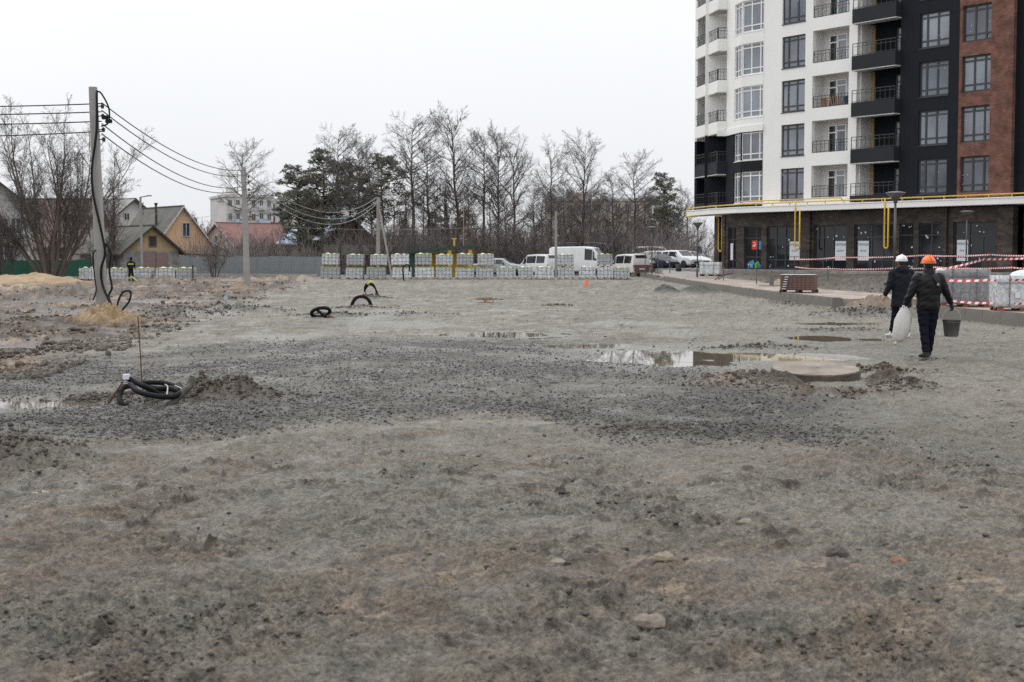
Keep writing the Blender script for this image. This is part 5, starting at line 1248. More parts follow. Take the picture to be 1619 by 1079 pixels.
for i in range(6): mb = MB(); mb.lathe([(0, 0), (.045, 0), (.045, .03), (0, .03)], (0, 0, 0), 8); o = mb.build('strap_end', M_PAPER, w3_, loc=(-.5+.02*i, -.5, .14+i*.09)); o.scale = (1.6, 1, 1)
wrapped('paver_pallet', 'white wrapped paver stack at the left corner of the apartment block', 1124, 88, .42, 1.2, 1.0, .82, -.3, M_WPAVE, M_FILM, M_DARKW)
# small pallet lying on the grit
c = G(768, 478); t = thing('wooden_pallet', 'small reddish wooden pallet with white block ends lying alone on the grit', 'pallet', (c.x, c.y, Hz(c.x, c.y)), .05)
for i in range(4): mb = MB(); mb.bx((-.38, -.3+i*.16, .1), (.38, -.19+i*.16, .13)); mb.build('slat', M_WOODR, t)
for x in (-.34, 0, .34): mb = MB(); mb.bx((x-.06, -.31, 0), (x+.06, .31, .098)); mb.build('block', M_FASC if x else M_WOOD, t)
c = G(927, 451); t = thing('traffic_cone', 'orange traffic cone standing on the grit before the paver row', 'cone', (c.x, c.y, Hz(c.x, c.y)))
M_ORANGE = mat('orange_plastic', (.75, .17, .03), .5, .1, 3)
mb = MB(); mb.lathe([(.13, .03), (.04, .36), (.03, .37)], n=12); mb.build('body', M_ORANGE, t); mb = MB(); mb.bx((-.17, -.17, 0), (.17, .17, .028)); mb.build('foot', M_ORANGE, t)

# ------------------------------------------------------------------ cables and stakes sticking out of the ground
def GP_(px, py, Y): return P(px, py, Y)
c0 = G(245, 628); cY = 17.0
def S(px, py, dy=0.0): return P(px, py, cY+dy)
M_HOSE = mat('black_conduit', (.009, .0095, .011), .6, .3, 9, .3, 40, spec=.15); M_HOSED = mat('muddy_conduit', (.075, .07, .06), .8, .4, 9)
cable('power_cable', [S(200, 597), S(211, 603), S(228, 611, -.1), S(240, 617, -.05), S(250, 624, .05)], .034, M_HOSE, 'thick black cable with a stripped pale end at the left of the coil', n=10)
cable('power_cable', [S(207, 610, .1), S(194, 614, -.1), S(189, 628, -.25), S(194, 640, -.35), S(208, 645, -.3), S(222, 644, -.1)], .034, M_HOSE, 'thick black cable curling at the left of the coil', n=10)
cable('power_cable', [S(206, 608, -.1), S(220, 620, -.3), S(250, 627, -.35), S(275, 627, -.3), S(290, 618, -.15), S(298, 610, 0), S(304, 596, .05)], .034, M_HOSE, 'thick black cable across the front of the coil', n=10)
cable('power_cable', [S(222, 606, .3), S(245, 605, .35), S(265, 607, .35), S(280, 612, .25), S(290, 617, .1)], .03, M_HOSE, 'black cable across the back of the coil', n=10)
cable('power_cable', [S(228, 612, .25), S(250, 615, .25), S(268, 614, .2), S(285, 619, .05)], .034, M_HOSE, 'thinner black cable inside the coil', n=10)
cable('power_cable', [S(266, 641, -.3), S(277, 633, -.25), S(287, 622, -.2), S(300, 611, -.05), S(304, 598)], .042, M_HOSED, 'muddy cable bent up at the right of the coil', n=10)
cable('thin_wire', [S(210, 625), S(208, 636, -.1), S(218, 643, -.15), S(240, 638, -.1), S(256, 630)], .008, M_RUST, 'thin rusty wire inside the coil', 'wire', n=5)
mb = MB(); mb.lathe([(.046, -.03), (.046, .03)], (0, 0, 0), 10); tag(mb.build('cable_end', M_PAPER, loc=S(200, 596)), 'pale stripped end of the thick cable', 'cable end')
for px, lab in ((264, 'left'), (280, 'right')):
    cable('cable_tie', [S(px-3, 608, .3), S(px+1, 612, -.1), S(px, 624, -.38)] if px < 270 else [S(px-6, 609, .3), S(px+6, 614, .05), S(px+8, 620, -.2)], .008, M_STEEL, lab+' pale tie round the cable coil', 'cable tie', n=5)
def stake(px, ytop, ybot, Y, r, m, label, xb=None):
    a, b = P(px if xb is None else xb, ybot, Y), P(px, ytop, Y); a.z = min(a.z, Hz(a.x, a.y))-.1
    mb = MB(); mb.tube([a, b], r, 6)
    for i in range(1, 12): q = a.lerp(b, i/12); mb.tube([q, q+(b-a)*.01], r*1.25, 6)
    return tag(mb.build('rebar_stake', m), label, 'stake')
stake(218, 500, 600, 17.9, .0085, M_RUST, 'tall thin rusty rebar stake behind the cable coil', 226)
stake(195, 603, 644, 16.8, .012, M_RUST, 'short slanting rusty bar left of the cable coil', 158)
# conduit arch, loop, taped bundle, tall loop
def arch(px, py, w, h, Y, r, label, m=M_HOSE):
    a = P(px-w/2, py, Y); b = P(px+w/2, py+1, Y-.1); hh = h*Y/FPX; pts = []
    for i in range(13): t = i/12; q = a.lerp(b, t); th = math.pi*t; c_ = a.lerp(b, .5); pts.append(Vector((c_.x-(b.x-a.x)/2*math.cos(th), q.y, a.z-.1+(hh+.1)*math.sin(th)**.75)))
    return cable('conduit', pts, r, m, label, 'conduit', n=10)
arch(571.5, 487, 31, 18, 47, .058, 'black ribbed conduit arching out of the grit')
pts = [P(507+14*math.cos(a_)-4*math.sin(a_), 494+7*math.sin(a_), 39.6+.25*math.sin(a_)) for a_ in np.linspace(.6, 2*math.pi+.4, 14)]
cable('conduit', pts, .05, M_HOSE, 'black conduit coiled in a ring on a mud heap', 'conduit', n=10)
cable('conduit', [P(500, 489, 39.6), P(508, 496, 39.4), P(516, 503, 39.4)], .04, M_HOSE, 'straight black cable across the conduit ring', 'conduit')
cable('conduit', [P(519, 500, 39.6), P(528, 504, 39.3), P(538, 509, 38.8)], .045, M_RUST, 'rusty pipe stub beside the conduit ring', 'pipe')
for i, dx in enumerate((0, 3, 6)):
    cable('conduit', [P(577, 462, 57), P(577, 453+dx, 57), P(583, 447+dx*.6, 57), P(589, 449+dx*.5, 57), P(594, 458, 57), P(597+dx*.6, 474, 57)], .035, M_HOSE, ('outer', 'middle', 'inner')[i]+' black cable of the bent bundle behind the arch', 'conduit')
cable('marker_tape', [P(581, 450, 56.9), P(586, 446, 56.9), P(591, 448, 56.9)], .05, M_LIME, 'yellow tape on top of the bent cable bundle', 'tape', n=6)
cable('marker_tape', [P(577, 462, 56.9), P(580, 467, 56.9), P(582, 468, 56.9)], .03, M_RED, 'red tape at the left end of the bent cable bundle', 'tape', n=6)
cable('conduit', [P(641, 452, 88), P(638, 440, 88), P(637, 425, 88), P(642, 419, 88), P(647, 421, 88), P(648, 430, 88)], .045, M_HOSE, 'tall black cable hook before the fourth pavers', 'conduit')
c = P(357, 480, 50.7); mb = MB(); mb.tube([(c.x, c.y, -.1), (c.x, c.y, .18)], .012, 5); o = mb.build('marker_stake', M_RUST); tag(o, 'small stake with a pale blue tag on the left verge', 'stake')
mb = MB(); mb.bx((c.x-.06, c.y-.02, .14), (c.x+.06, c.y+.01, .3)); mb.build('blue_tag', M_LBLUE, o)
stake(320, 436, 466, 63, .02, M_DARKW, 'short dark post before the short paver row') if False else None
cable('cable', [P(0, 489, 46), P(30, 487, 46.5), P(58, 486, 47)], .05, M_HOSE, 'black cable lying on the dug earth at the left edge', 'cable')
# worker far left bending by the pallets
# ------------------------------------------------------------------ manhole slab
c = G(1291, 598); mh = thing('manhole_cover', 'round raised concrete manhole slab caked with mud', 'manhole', (c.x, c.y+.1, -.02)); mh.rotation_euler.x = math.radians(5.0)
rg = np.random.default_rng(4); n = 56; rings = []
for r_, z_ in ((.60, -.12), (.625, .0), (.632, .08), (.632, .145), (.615, .160), (.42, .163), (.2, .165), (.01, .165)):
    ring = []
    for k_ in range(n):
        a_ = 2*math.pi*k_/n; j = 1+.008*math.sin(3*a_+1)+.004*math.sin(7*a_+z_*30)+(.004*rg.standard_normal() if r_ > .6 else 0); ring.append(Vector((r_*j*math.cos(a_), r_*j*math.sin(a_), z_+.002*rg.standard_normal())))
    rings.append(ring)
mb = MB(); mb.loft(rings); mb.m = [1 if i < 56*4 else 0 for i in range(len(mb.f))]; mb.m[-2] = 1; mb.build('slab', [mat('dusty_concrete', (.25, .222, .19), .9, .22, 3.5, .6, 30, dirt=(.15, .125, .10)), mat('mud_coated_side', (.095, .076, .060), .9, .3, 5, .6, 24, dirt=(.05, .042, .034))], mh)
rings2 = []
for z_, e in ((-.14, .01), (-.02, .016), (.05, .012), (.10, .004)):
    rings2.append([Vector(((.64+e)*(1+.02*math.sin(5*a_)+.012*rg.standard_normal())*math.cos(a_), (.64+e)*(1+.02*math.sin(5*a_))*math.sin(a_), z_-.03*math.sin(4*a_+1)*(z_ > .05)-.02*math.sin(9*a_)*(z_ > .05))) for a_ in np.linspace(-3.3, .15, 40)])
mb = MB(); vs = [q for r in rings2 for q in r]; m_ = 40
mb.add(vs, [(i*m_+k_, i*m_+k_+1, (i+1)*m_+k_+1, (i+1)*m_+k_) for i in range(3) for k_ in range(m_-1)]); mb.build('mud_cake', mat('caked_mud', (.085, .068, .053), .9, .3, 5, .6, 30), mh, True)
heap('soil_heap', 'brown mud heaped against the right of the manhole slab', 'soil heap', 5.18, 19.75, .27, .42, .23, (.10, .078, .06), 21, 90, .35)
heap('soil_heap', 'brown mud heaped left of the manhole slab', 'soil heap', 3.72, 19.5, .42, .42, .15, (.09, .07, .054), 22, 90, .35)
# ------------------------------------------------------------------ vehicles
M_TYRE = mat('tyre_rubber', (.02, .02, .02), .9, .2, 8); M_RIM = mat('wheel_rim', (.35, .35, .36), .4, .15, 6, metal=.6); M_TRIMB = mat('black_plastic', (.025, .025, .027), .6, .1, 5)
M_LAMP = mat('headlight_glass', (.55, .57, .6), .15, .1, 6); M_TAIL = mat('tail_light_red', (.30, .02, .015), .25, .1, 6)
def paint(name, c): return mat(name, c, .32, .06, 1.5, spec=.5)
_wh = {}
def wheel_mesh(r):
    if r not in _wh:
        mb = MB(); mb.lathe([(r*.6, -.1), (r*.95, -.1), (r, -.06), (r, .06), (r*.95, .1), (r*.6, .1)], n=18); ty = mb.mesh('tyre', M_TYRE, True)
        mb = MB(); mb.lathe([(0, -.085), (r*.2, -.09), (r*.62, -.06), (r*.62, .06), (r*.2, .09), (0, .085)], n=14); _wh[r] = (ty, mb.mesh('rim', M_RIM))
    return _wh[r]
TYPES = {  # x, z bottom, z belt, z top, half width at belt, half width at roof
 'sedan': ([(-2.25,.42,.80,.83,.72,.66),(-2.15,.28,.88,.97,.82,.7),(-1.55,.24,.92,1.03,.87,.68),(-.85,.22,.93,1.38,.88,.58),(-.2,.22,.92,1.45,.88,.6),(.4,.22,.92,1.42,.88,.6),(1.1,.22,.92,1.0,.87,.72),(1.85,.25,.80,.87,.83,.7),(2.2,.34,.62,.68,.7,.6)], (3,5), (5,6), (2,3), .31, (-1.35,1.4)),
 'suv':   ([(-2.25,.45,.95,.99,.76,.7),(-2.18,.32,1.02,1.15,.86,.74),(-1.95,.28,1.06,1.58,.9,.66),(-.9,.28,1.05,1.66,.91,.68),(.2,.28,1.04,1.63,.91,.68),(1.0,.28,1.04,1.10,.9,.76),(1.9,.3,.95,1.0,.87,.76),(2.25,.38,.72,.8,.74,.66)], (2,4), (4,5), (1,2), .35, (-1.4,1.45)),
 'minivan': ([(-2.3,.42,.95,1.0,.8,.74),(-2.26,.3,1.05,1.5,.88,.76),(-2.05,.26,1.06,1.86,.9,.72),(-.7,.25,1.05,1.92,.91,.74),(.7,.25,1.04,1.86,.91,.74),(1.5,.25,1.03,1.14,.9,.8),(2.05,.28,.9,.98,.86,.76),(2.3,.38,.7,.78,.76,.68)], (2,4), (4,5), (1,2), .32, (-1.45,1.45)),
 'van':   ([(-2.75,.45,1.15,1.3,.9,.86),(-2.72,.35,1.2,2.3,.95,.84),(-2.5,.3,1.2,2.42,.97,.84),(.4,.3,1.2,2.46,.97,.84),(1.2,.3,1.2,2.36,.97,.82),(2.0,.3,1.18,1.34,.95,.84),(2.55,.32,.95,1.05,.92,.82),(2.75,.4,.7,.8,.82,.74)], (3,4), (4,5), (1,2), .34, (-1.75,1.85)),
}
def vehicle(name, label, cat, typ, px, Y, z, rz, body, scale=1.0, rear=None, side_windows=True):
    c = P(px, HOR, Y); t = thing(name, label, cat, (c.x, c.y, z), rz); t.scale = (scale,)*3
    st, (w0, w1), (s0, s1), (r0, r1), wr, axles = TYPES[typ]
    def pts(s):
        x, zb, zl, zt, w, wt = s; zt = max(zt, zl+.02)
        h = [(.8*w, zb), (w*.97, zb+.1), (w, zb+(zl-zb)*.55), (w*.97, zl), (wt, max(zt-.07, zl+.01)), (wt*.82, zt)]
        return [Vector((x, y, zz)) for y, zz in h]+[Vector((x, -y, zz)) for y, zz in reversed(h)]
    rings = [pts(s) for s in st]; mb = MB(); mb.loft(rings); b = mb.build('body', body, t, True)
    try: b.data.set_sharp_from_angle(angle=math.radians(38))
    except Exception: pass
    def bil(a, b_, c_, d, u, v): return a.lerp(b_, u).lerp(d.lerp(c_, u), v)
    def patch(nm, a, b_, c_, d, u0, u1, v0, v1, m, e=.012):
        q = [bil(a, b_, c_, d, u, v) for u, v in ((u0, v0), (u1, v0), (u1, v1), (u0, v1))]; n = (q[1]-q[0]).cross(q[3]-q[0]).normalized()
        mid = sum(q, Vector())/4; 
        if n.dot(mid-Vector((0, 0, .8))) < 0: n = -n
        mb = MB(); mb.ext([p-n*.02 for p in q], n*(e+.02)); return mb.build(nm, m, t)
    for sgn in (0, 1):
        gi = (lambda r, k: r[k]) if sgn == 0 else (lambda r, k: r[11-k])
        i0, i1 = w0, w1
        for i in range(i0, i1):
            A_, B_ = rings[i], rings[i+1]
            if typ == 'van' and not side_windows and i < w1-1: continue
            patch('side_window', gi(A_, 3), gi(B_, 3), gi(B_, 4), gi(A_, 4), .05 if i > i0 else .12, .95, .1, .9, M_CARGL)
        patch('side_window', gi(rings[s0], 3), gi(rings[s1], 3), gi(rings[s1], 4), gi(rings[s0], 4), .02, .45, .1, .85, M_CARGL)
        for ax in axles:
            ty, ri = wheel_mesh(wr); w = link('wheel', ty, t, (ax, (.80 if typ != 'van' else .86)*(1 if sgn == 0 else -1), wr)); w.rotation_euler.x = math.pi/2
            link('rim', ri, w)
            mb = MB(); yy = (st[3][4]+.004)*(1 if sgn == 0 else -1); k = 14
            q = [Vector((ax+wr*1.14*math.cos(math.pi*j/k), yy, wr+wr*1.14*math.sin(math.pi*j/k))) for j in range(k+1)]
            mb.ext(q, (0, -.03 if sgn == 0 else .03, 0)); mb.build('wheel_well_shade', M_TRIMB, t)  # flat black half disc standing in for the shade inside the wheel well
        f, r = rings[-2], rings[-1]
        patch('headlight', gi(f, 3), gi(r, 3), gi(r, 2), gi(f, 2), .3, .95, .0, .5, M_LAMP, .02)
        f, r = rings[1], rings[0]
        patch('tail_light', gi(f, 2), gi(r, 2), gi(r, 3), gi(f, 3), .2, .9, .2, .95, M_TAIL, .02)
        mb = MB(); p = gi(rings[s0 if typ != 'van' else s1], 3); yo = .14 if sgn == 0 else -.14
        mb.box(p+Vector((.15, yo, .08)), (.12, .18, .14)); mb.build('mirror', M_TRIMB, t)
    a, b_ = rings[s0], rings[s1]; patch('windscreen', a[5], a[6], b_[6], b_[5], .02, .98, .06, .9, M_CARGL)
    a, b_ = rings[r0], rings[r1]; patch('rear_window', a[5], a[6], b_[6], b_[5], .04, .96, .15, .9, M_CARGL)
    x = st[-1][0]; mb = MB(); mb.bx((x-.06, -.35, .46), (x+.03, .35, .62)); mb.build('grille', M_TRIMB, t)
    mb = MB(); mb.bx((x-.1, -.62, .3), (x+.02, .62, .42)); mb.build('bumper', M_TRIMB, t)
    x = st[0][0]; mb = MB(); mb.bx((x-.03, -.7, .34), (x+.12, .7, .52)); mb.build('bumper', rear or M_TRIMB, t)
    mb = MB(); mb.bx((x-.045, -.26, .6), (x+.02, .26, .71)); mb.build('number_plate', M_PAPER, t)
    if rear:
        a, b_ = rings[0], rings[1]; mb = MB(); zb, zl = .52, st[1][2]
        mb.bx((x-.03, -st[0][4]+.04, .525), (x+.05, st[0][4]-.04, zl-.05)); mb.build('tailgate', rear, t)
    return t
P_WHITE = paint('white_car_paint', (.72, .73, .74)); P_SILV = paint('silver_car_paint', (.36, .38, .40)); P_NAVY = paint('navy_car_paint', (.018, .022, .05)); P_DKBL = paint('dark_van_paint', (.035, .042, .055))
P_MAR = paint('dull_maroon_rear', (.16, .09, .09)); P_TEAL = paint('pale_blue_van_paint', (.32, .42, .46)); P_GREY = paint('grey_car_paint', (.16, .17, .18)); P_CREAM = paint('cream_car_paint', (.62, .60, .58))  # tailgate and rear bumper toned duller and darker than the cream body
M_PARK = mat('pale_parking_paving', (.30, .285, .28), .9, .1, .7)
mb = MB(); mb.add([(10.4, 97, .305), (15.2, 97, .305), (16.5, 106, .58), (11.2, 106, .58), (19.5, 150, .58), (13, 150, .58)], [(0, 1, 2, 3), (3, 2, 4, 5)]); 
for i in range(6): mb.v.append((mb.v[i][0], mb.v[i][1], -.05))
mb.f += [(0, 3, 9, 6), (3, 5, 11, 9), (1, 0, 6, 7), (2, 1, 7, 8), (4, 2, 8, 10)]; mb.m += [0]*5
tag(mb.build('road', M_PARK), 'pale paved parking area sloping up beyond the walkway', None, None, 'structure')
R_ = math.radians
vehicle('car', 'silver sedan with a sloping windscreen just right of the last full double pallet stack', 'car', 'sedan', 790, 116, .0, R_(-14), P_SILV, 1.0)
vehicle('van', 'small white van seen from behind, left of the thin concrete pole', 'van', 'minivan', 851, 119, .0, R_(128), P_WHITE, .92)
vehicle('van', 'large white panel van behind the right-hand double stacks', 'van', 'van', 921, 119, .0, R_(-22), P_WHITE, .98, side_windows=False)
vehicle('van', 'dark van with a rounded roof half hidden behind the large white van', 'van', 'van', 935, 128, .1, R_(-12), P_DKBL, 1.12)
vehicle('van', 'pale minivan with a dull maroon tailgate right of the paver row', 'van', 'minivan', 993, 114, .0, R_(116), P_CREAM, .93, P_MAR)
vehicle('van', 'white passenger van at the back of the car park, longest of the white ones', 'van', 'minivan', 1037, 132, .58, R_(-8), P_WHITE, 1.0)
vehicle('car', 'white hatchback in the middle of the car park', 'car', 'suv', 1050, 124, .58, R_(-40), P_WHITE, .9)
vehicle('car', 'navy car nearest the walkway in the car park', 'car', 'sedan', 1041, 116, .55, R_(-55), P_NAVY, .88)
vehicle('car', 'white off-roader facing the walkway, nearest the corner of the block', 'car', 'suv', 1077, 119, .58, R_(-58), P_WHITE, .92)
vehicle('car', 'silver car right behind the maroon tailgate', 'car', 'sedan', 1014, 117, .45, R_(-68), P_SILV, .95)
vehicle('car', 'dark grey car between the silver and navy ones', 'car', 'sedan', 1028, 121, .58, R_(-62), P_GREY, .95)
vehicle('car', 'white car at the back between the vans', 'car', 'sedan', 1063, 128, .58, R_(-45), P_WHITE, 1.0)
vehicle('car', 'second white car at the back, closer to the pale blue van', 'car', 'sedan', 1090, 124, .58, R_(-58), P_WHITE, 1.0)
vehicle('van', 'pale blue van closest to the wall of the block', 'van', 'van', 1096, 140, .58, R_(-85), P_TEAL, .85)

# ------------------------------------------------------------------ lamps, bin, fence posts
M_LPOST = mat('lamp_post_paint', (.075, .075, .075), .5, .12, 3); M_BOWL = mat('lamp_bowl', (.11, .105, .10), .25, .1, 4); M_LTOP = mat('lamp_top', (.18, .18, .18), .5, .1, 4)
def lamp(px, ytop, Y, zb, label, r=.05, rb=.36):
    c = P(px, ytop, Y); t = thing('street_lamp', label, 'street lamp', (c.x, c.y, zb)); h = c.z-zb
    mb = MB(); mb.tube([(0, 0, -.2), (0, 0, .9)], r*1.5, 10); mb.tube([(0, 0, .9), (0, 0, h-.42)], r, 10); mb.build('post', M_LPOST, t, True)
    mb = MB(); mb.lathe([(.055, h-.45), (.09, h-.36), (.11, h-.30), (.05, h-.3)], n=14); mb.build('socket', M_LPOST, t)
    mb = MB(); mb.lathe([(.10, h-.30), (.20, h-.2), (rb, h-.045), (rb*.98, h-.03)], n=24); mb.build('bowl', M_BOWL, t, True)
    mb = MB(); mb.lathe([(0, h+.03), (rb*.5, h+.02), (rb*1.05, h-.02), (rb*1.05, h-.04), (0, h-.04)], n=24); mb.build('lid', M_LTOP, t)
lamp(1416, 304, 56, .25, 'nearest street lamp with a shallow bowl, in front of the gas pipe and the men', .047, .38)
lamp(1529, 334, 80, .35, 'street lamp with a shallow bowl in front of the rightmost rental notice', .042, .38)
lamp(1103, 352, 91, .25, 'street lamp by the corner column of the block', .045, .34)
lamp(1031, 359, 108, .24, 'street lamp in front of the parked cars, farthest of all', .045, .34)
c = P(1073, 431, 104); t = thing('litter_bin', 'black litter bin standing on the walkway before the white off-roader', 'litter bin', (c.x, c.y, .42))
mb = MB(); mb.lathe([(.0, 0), (.2, 0), (.23, .6), (.2, .6), (.18, .1), (0, .1)], n=16); mb.build('body', M_TRIMB, t, True); mb = MB(); mb.lathe([(.245, .56), (.245, .63), (.2, .63), (.2, .56)], n=16); mb.build('rim', M_LPOST, t)
M_POST = mat('thin_fence_post', (.10, .105, .10), .7, .2, 4)
for px, yt, yb, Y, lab in ((1020, 400, 432, 106, 'first from the left'), (1040, 398, 432, 104, 'second from the left'), (1059, 400, 433, 101, 'third from the left'), (1144, 424, 445, 80, 'fourth, by the white paver stack'), (1196, 428, 452, 70, 'fifth, left of the brown pavers'), (1309, 424, 436, 76, 'sixth, right of the brown pavers')):
    a, b = P(px, yb, Y), P(px, yt, Y); a.z = .1; mb = MB(); mb.tube([a, b], .03, 6); mb.tube([b, b+Vector((0, 0, .03))], .04, 6); tag(mb.build('fence_post', M_POST), 'thin dark mesh fence post along the walkway, '+lab, 'post', 'mesh fence posts along the walkway')
a, b = P(1080, 433, 100), P(1330, 436, 76); mb = MB(); mb.tube(sagged(Vector((a.x, a.y, .62)), Vector((b.x, b.y, .62)), .1), .012, 4); tag(mb.build('guard_wire', M_WIRE), 'thin dark wire strung along the dirt before the shops', 'wire')
for i, (x0, y0, x1, y1) in enumerate(((1130, 443, 1150, 434), (1136, 442, 1159, 433))):
    mb = MB(); a, b = P(x0, y0, 80), P(x1, y1, 80.5); mb.tube([a, a.lerp(b, .5)+Vector((0, 0, .1)), b], .03, 6); tag(mb.build('rebar', M_TRIMB), ('lower', 'upper')[i]+' dark bent bar lying beside the walkway', 'bar')
c = P(1220, 452, 66); mb = MB(); mb.lathe([(.1, 0), (.13, .42), (.11, .42), (.09, .05), (0, .05)], n=12); mb.lathe([(.6, -.02), (.62, .03), (0, .04)], n=16); tag(mb.build('manhole_shaft', M_KERB, loc=(c.x, c.y, .30)), 'concrete shaft stub in a round slab left of the brown pavers', 'shaft')

# ------------------------------------------------------------------ barrier tape
M_TR = mat('red_tape', (.62, .045, .06), .4, .08, 8); M_TW = mat('white_tape', (.78, .74, .73), .4, .05, 8)
def tape(pts, sag, label, w=.06, seg=.085):
    out = []
    for a, b in zip(pts[:-1], pts[1:]):
        n = max(6, int((b-a).length/1.0)); s = sagged(a, b, sag, n); out += s if not out else s[1:]
    mb = MB(); mi = 0; acc = 0.0
    for a, b in zip(out[:-1], out[1:]):
        L = (b-a).length; k = max(1, int(L/seg)); up = Vector((.02, .012*math.sin(acc*1.7), 1)).normalized()*w
        for i in range(k):
            p, q = a.lerp(b, i/k), a.lerp(b, (i+1)/k); sl = (q-p)*.35
            up2 = (up+Vector((0, .03*math.sin((acc+i*seg)*2.1), 0)))
            mb.add([p, q, q+up2+sl, p+up2+sl, p+Vector((0, .004, 0)), q+Vector((0, .004, 0)), q+up2+sl+Vector((0, .004, 0)), p+up2+sl+Vector((0, .004, 0))], [(0,1,2,3), (7,6,5,4)], mi); mi ^= 1
        acc += L
    return tag(mb.build('barrier_tape', [M_TR, M_TW]), label, 'barrier tape')
def px_stake(px, yt, Y, zb, label):
    b = P(px, yt, Y); mb = MB(); mb.tube([(b.x, b.y, zb-.2), b+Vector((0, 0, .12))], .014, 6); mb.tube([b+Vector((0, 0, -.03)), b+Vector((0, 0, .1))], .022, 6); return tag(mb.build('tape_stake', M_RUST), label, 'stake')
T1 = [P(1256, 411, 77), P(1325, 408, 73), P(1460, 405, 66), P(1566, 404, 61), P(1660, 404, 57)]
T2 = [P(1256, 423, 77), P(1310, 426, 73), P(1420, 425, 68), P(1480, 424, 65), P(1600, 424.5, 59), P(1660, 424, 57)]
T3 = [P(1478, 430, 41), P(1556, 412, 42), P(1660, 408, 43)]
T4 = [P(1480, 444, 37.5), P(1560, 445, 37.2), P(1660, 441, 36)]
T5 = [P(1500, 477, 37.5), P(1570, 481, 37.2), P(1660, 480, 36)]
T6 = [P(1560, 452, 43), P(1660, 444, 45)]
for q, s, lab in ((T1, .05, 'upper red and white barrier tape strung before the shop fronts'), (T2, .05, 'lower red and white barrier tape strung before the shop fronts'), (T3, .02, 'slanting red and white tape rising behind the orange helmet'),
                  (T4, .03, 'red and white tape across the middle of the film wrapped pallets'), (T5, .03, 'lowest red and white tape along the kerb before the wrapped pallets'), ):
    tape(q, s, lab)
px_stake(1256, 409, 77, .3, 'left end stake of the barrier tape before the shops'); px_stake(1566, 401, 61, .3, 'stake of the barrier tape at the right before the brick wall'); px_stake(1556, 410, 42, .25, 'stake where the slanting tape bends'); px_stake(1660, 404, 57, .3, 'stake of the shop barrier tape at the far right'); px_stake(1660, 408, 43, .25, 'stake of the slanting tape at the far right'); px_stake(1660, 441, 36, .1, 'stake of the kerb tape at the far right'); px_stake(1480, 444, 37.5, .1, 'stake of the kerb tape behind the man in the orange helmet')
c = P(1486, 429, 40.9); mb = MB(); mb.lathe([(0, -.05), (.1, -.04), (.13, .03), (.08, .08), (0, .09)], n=10); tag(mb.build('tape_bundle', [M_TW], loc=c), 'crumpled bundle of tape at the lower end of the slanting tape', 'tape')
cable('rope', [P(1548, 494, 37.4), P(1546, 503, 37.2), P(1545, 512, 36.9)], .012, mat('green_rope', (.03, .35, .22), .6, .1, 5), 'short green cord hanging over the kerb', 'cord', n=5)

# ------------------------------------------------------------------ the two men
M_SKIN = mat('skin', (.42, .25, .18), .6, .06, 6); M_HAIR = mat('dark_hair', (.03, .022, .018), .8, .2, 20)
M_JACK = mat('black_quilted_jacket', (.0065, .0068, .0078), .5, .15, 6, spec=.25); M_COAT = mat('dark_navy_coat', (.008, .009, .015), .7, .2, 5, spec=.2); M_TROU = mat('navy_trousers', (.008, .009, .016), .9, .2, 6, spec=.15); M_SHOE = mat('black_boots', (.017, .015, .014), .7, .2, 8); M_SNK = mat('white_sneakers', (.6, .6, .58), .7, .12, 8)
M_GLOVE = mat('black_gloves', (.015, .015, .016), .7, .15, 10); M_HELO = mat('orange_helmet', (.80, .14, .015), .35, .05, 4); M_HELW = mat('white_helmet', (.74, .74, .74), .35, .04, 4); M_SACK = mat('white_woven_sack', (.55, .53, .51), .85, .08, 14, .5, 60); M_BUCK = mat('muddy_bucket', (.105, .102, .098), .8, .3, 7)
def fused(name, mb, m, parent, voxel=.016, it=4, fn=None):
    """one continuous skin over overlapping lofts"""
    o = bpy.data.objects.new('tmp', mb.mesh('tmp', m)); COL.objects.link(o)
    md = o.modifiers.new('r', 'REMESH'); md.mode = 'VOXEL'; md.voxel_size = voxel
    sm = o.modifiers.new('s', 'SMOOTH'); sm.factor = .5; sm.iterations = it
    bpy.context.view_layer.update(); me = bpy.data.meshes.new_from_object(o.evaluated_get(bpy.context.evaluated_depsgraph_get())); bpy.data.objects.remove(o)
    if fn:
        for v in me.vertices: v.co = fn(v.co.copy())
    me.materials.clear(); me.materials.append(m); me.polygons.foreach_set('use_smooth', [True]*len(me.polygons)); me.name = name
    return link(name, me, parent)
def ell(c, rx, ry, tilt=0.0, n=18): 
    c = Vector(c); return [c+Vector((rx*math.cos(2*math.pi*k/n), ry*math.sin(2*math.pi*k/n), tilt*math.sin(2*math.pi*k/n))) for k in range(n)]
def ball(mb, c, rx, ry, rz, n=14, k=8):
    mb.loft([ell((c[0], c[1], c[2]+rz*math.sin(-math.pi/2+math.pi*(i+.5)/k)), rx*math.cos(-math.pi/2+math.pi*(i+.5)/k), ry*math.cos(-math.pi/2+math.pi*(i+.5)/k), n=n) for i in range(k)])
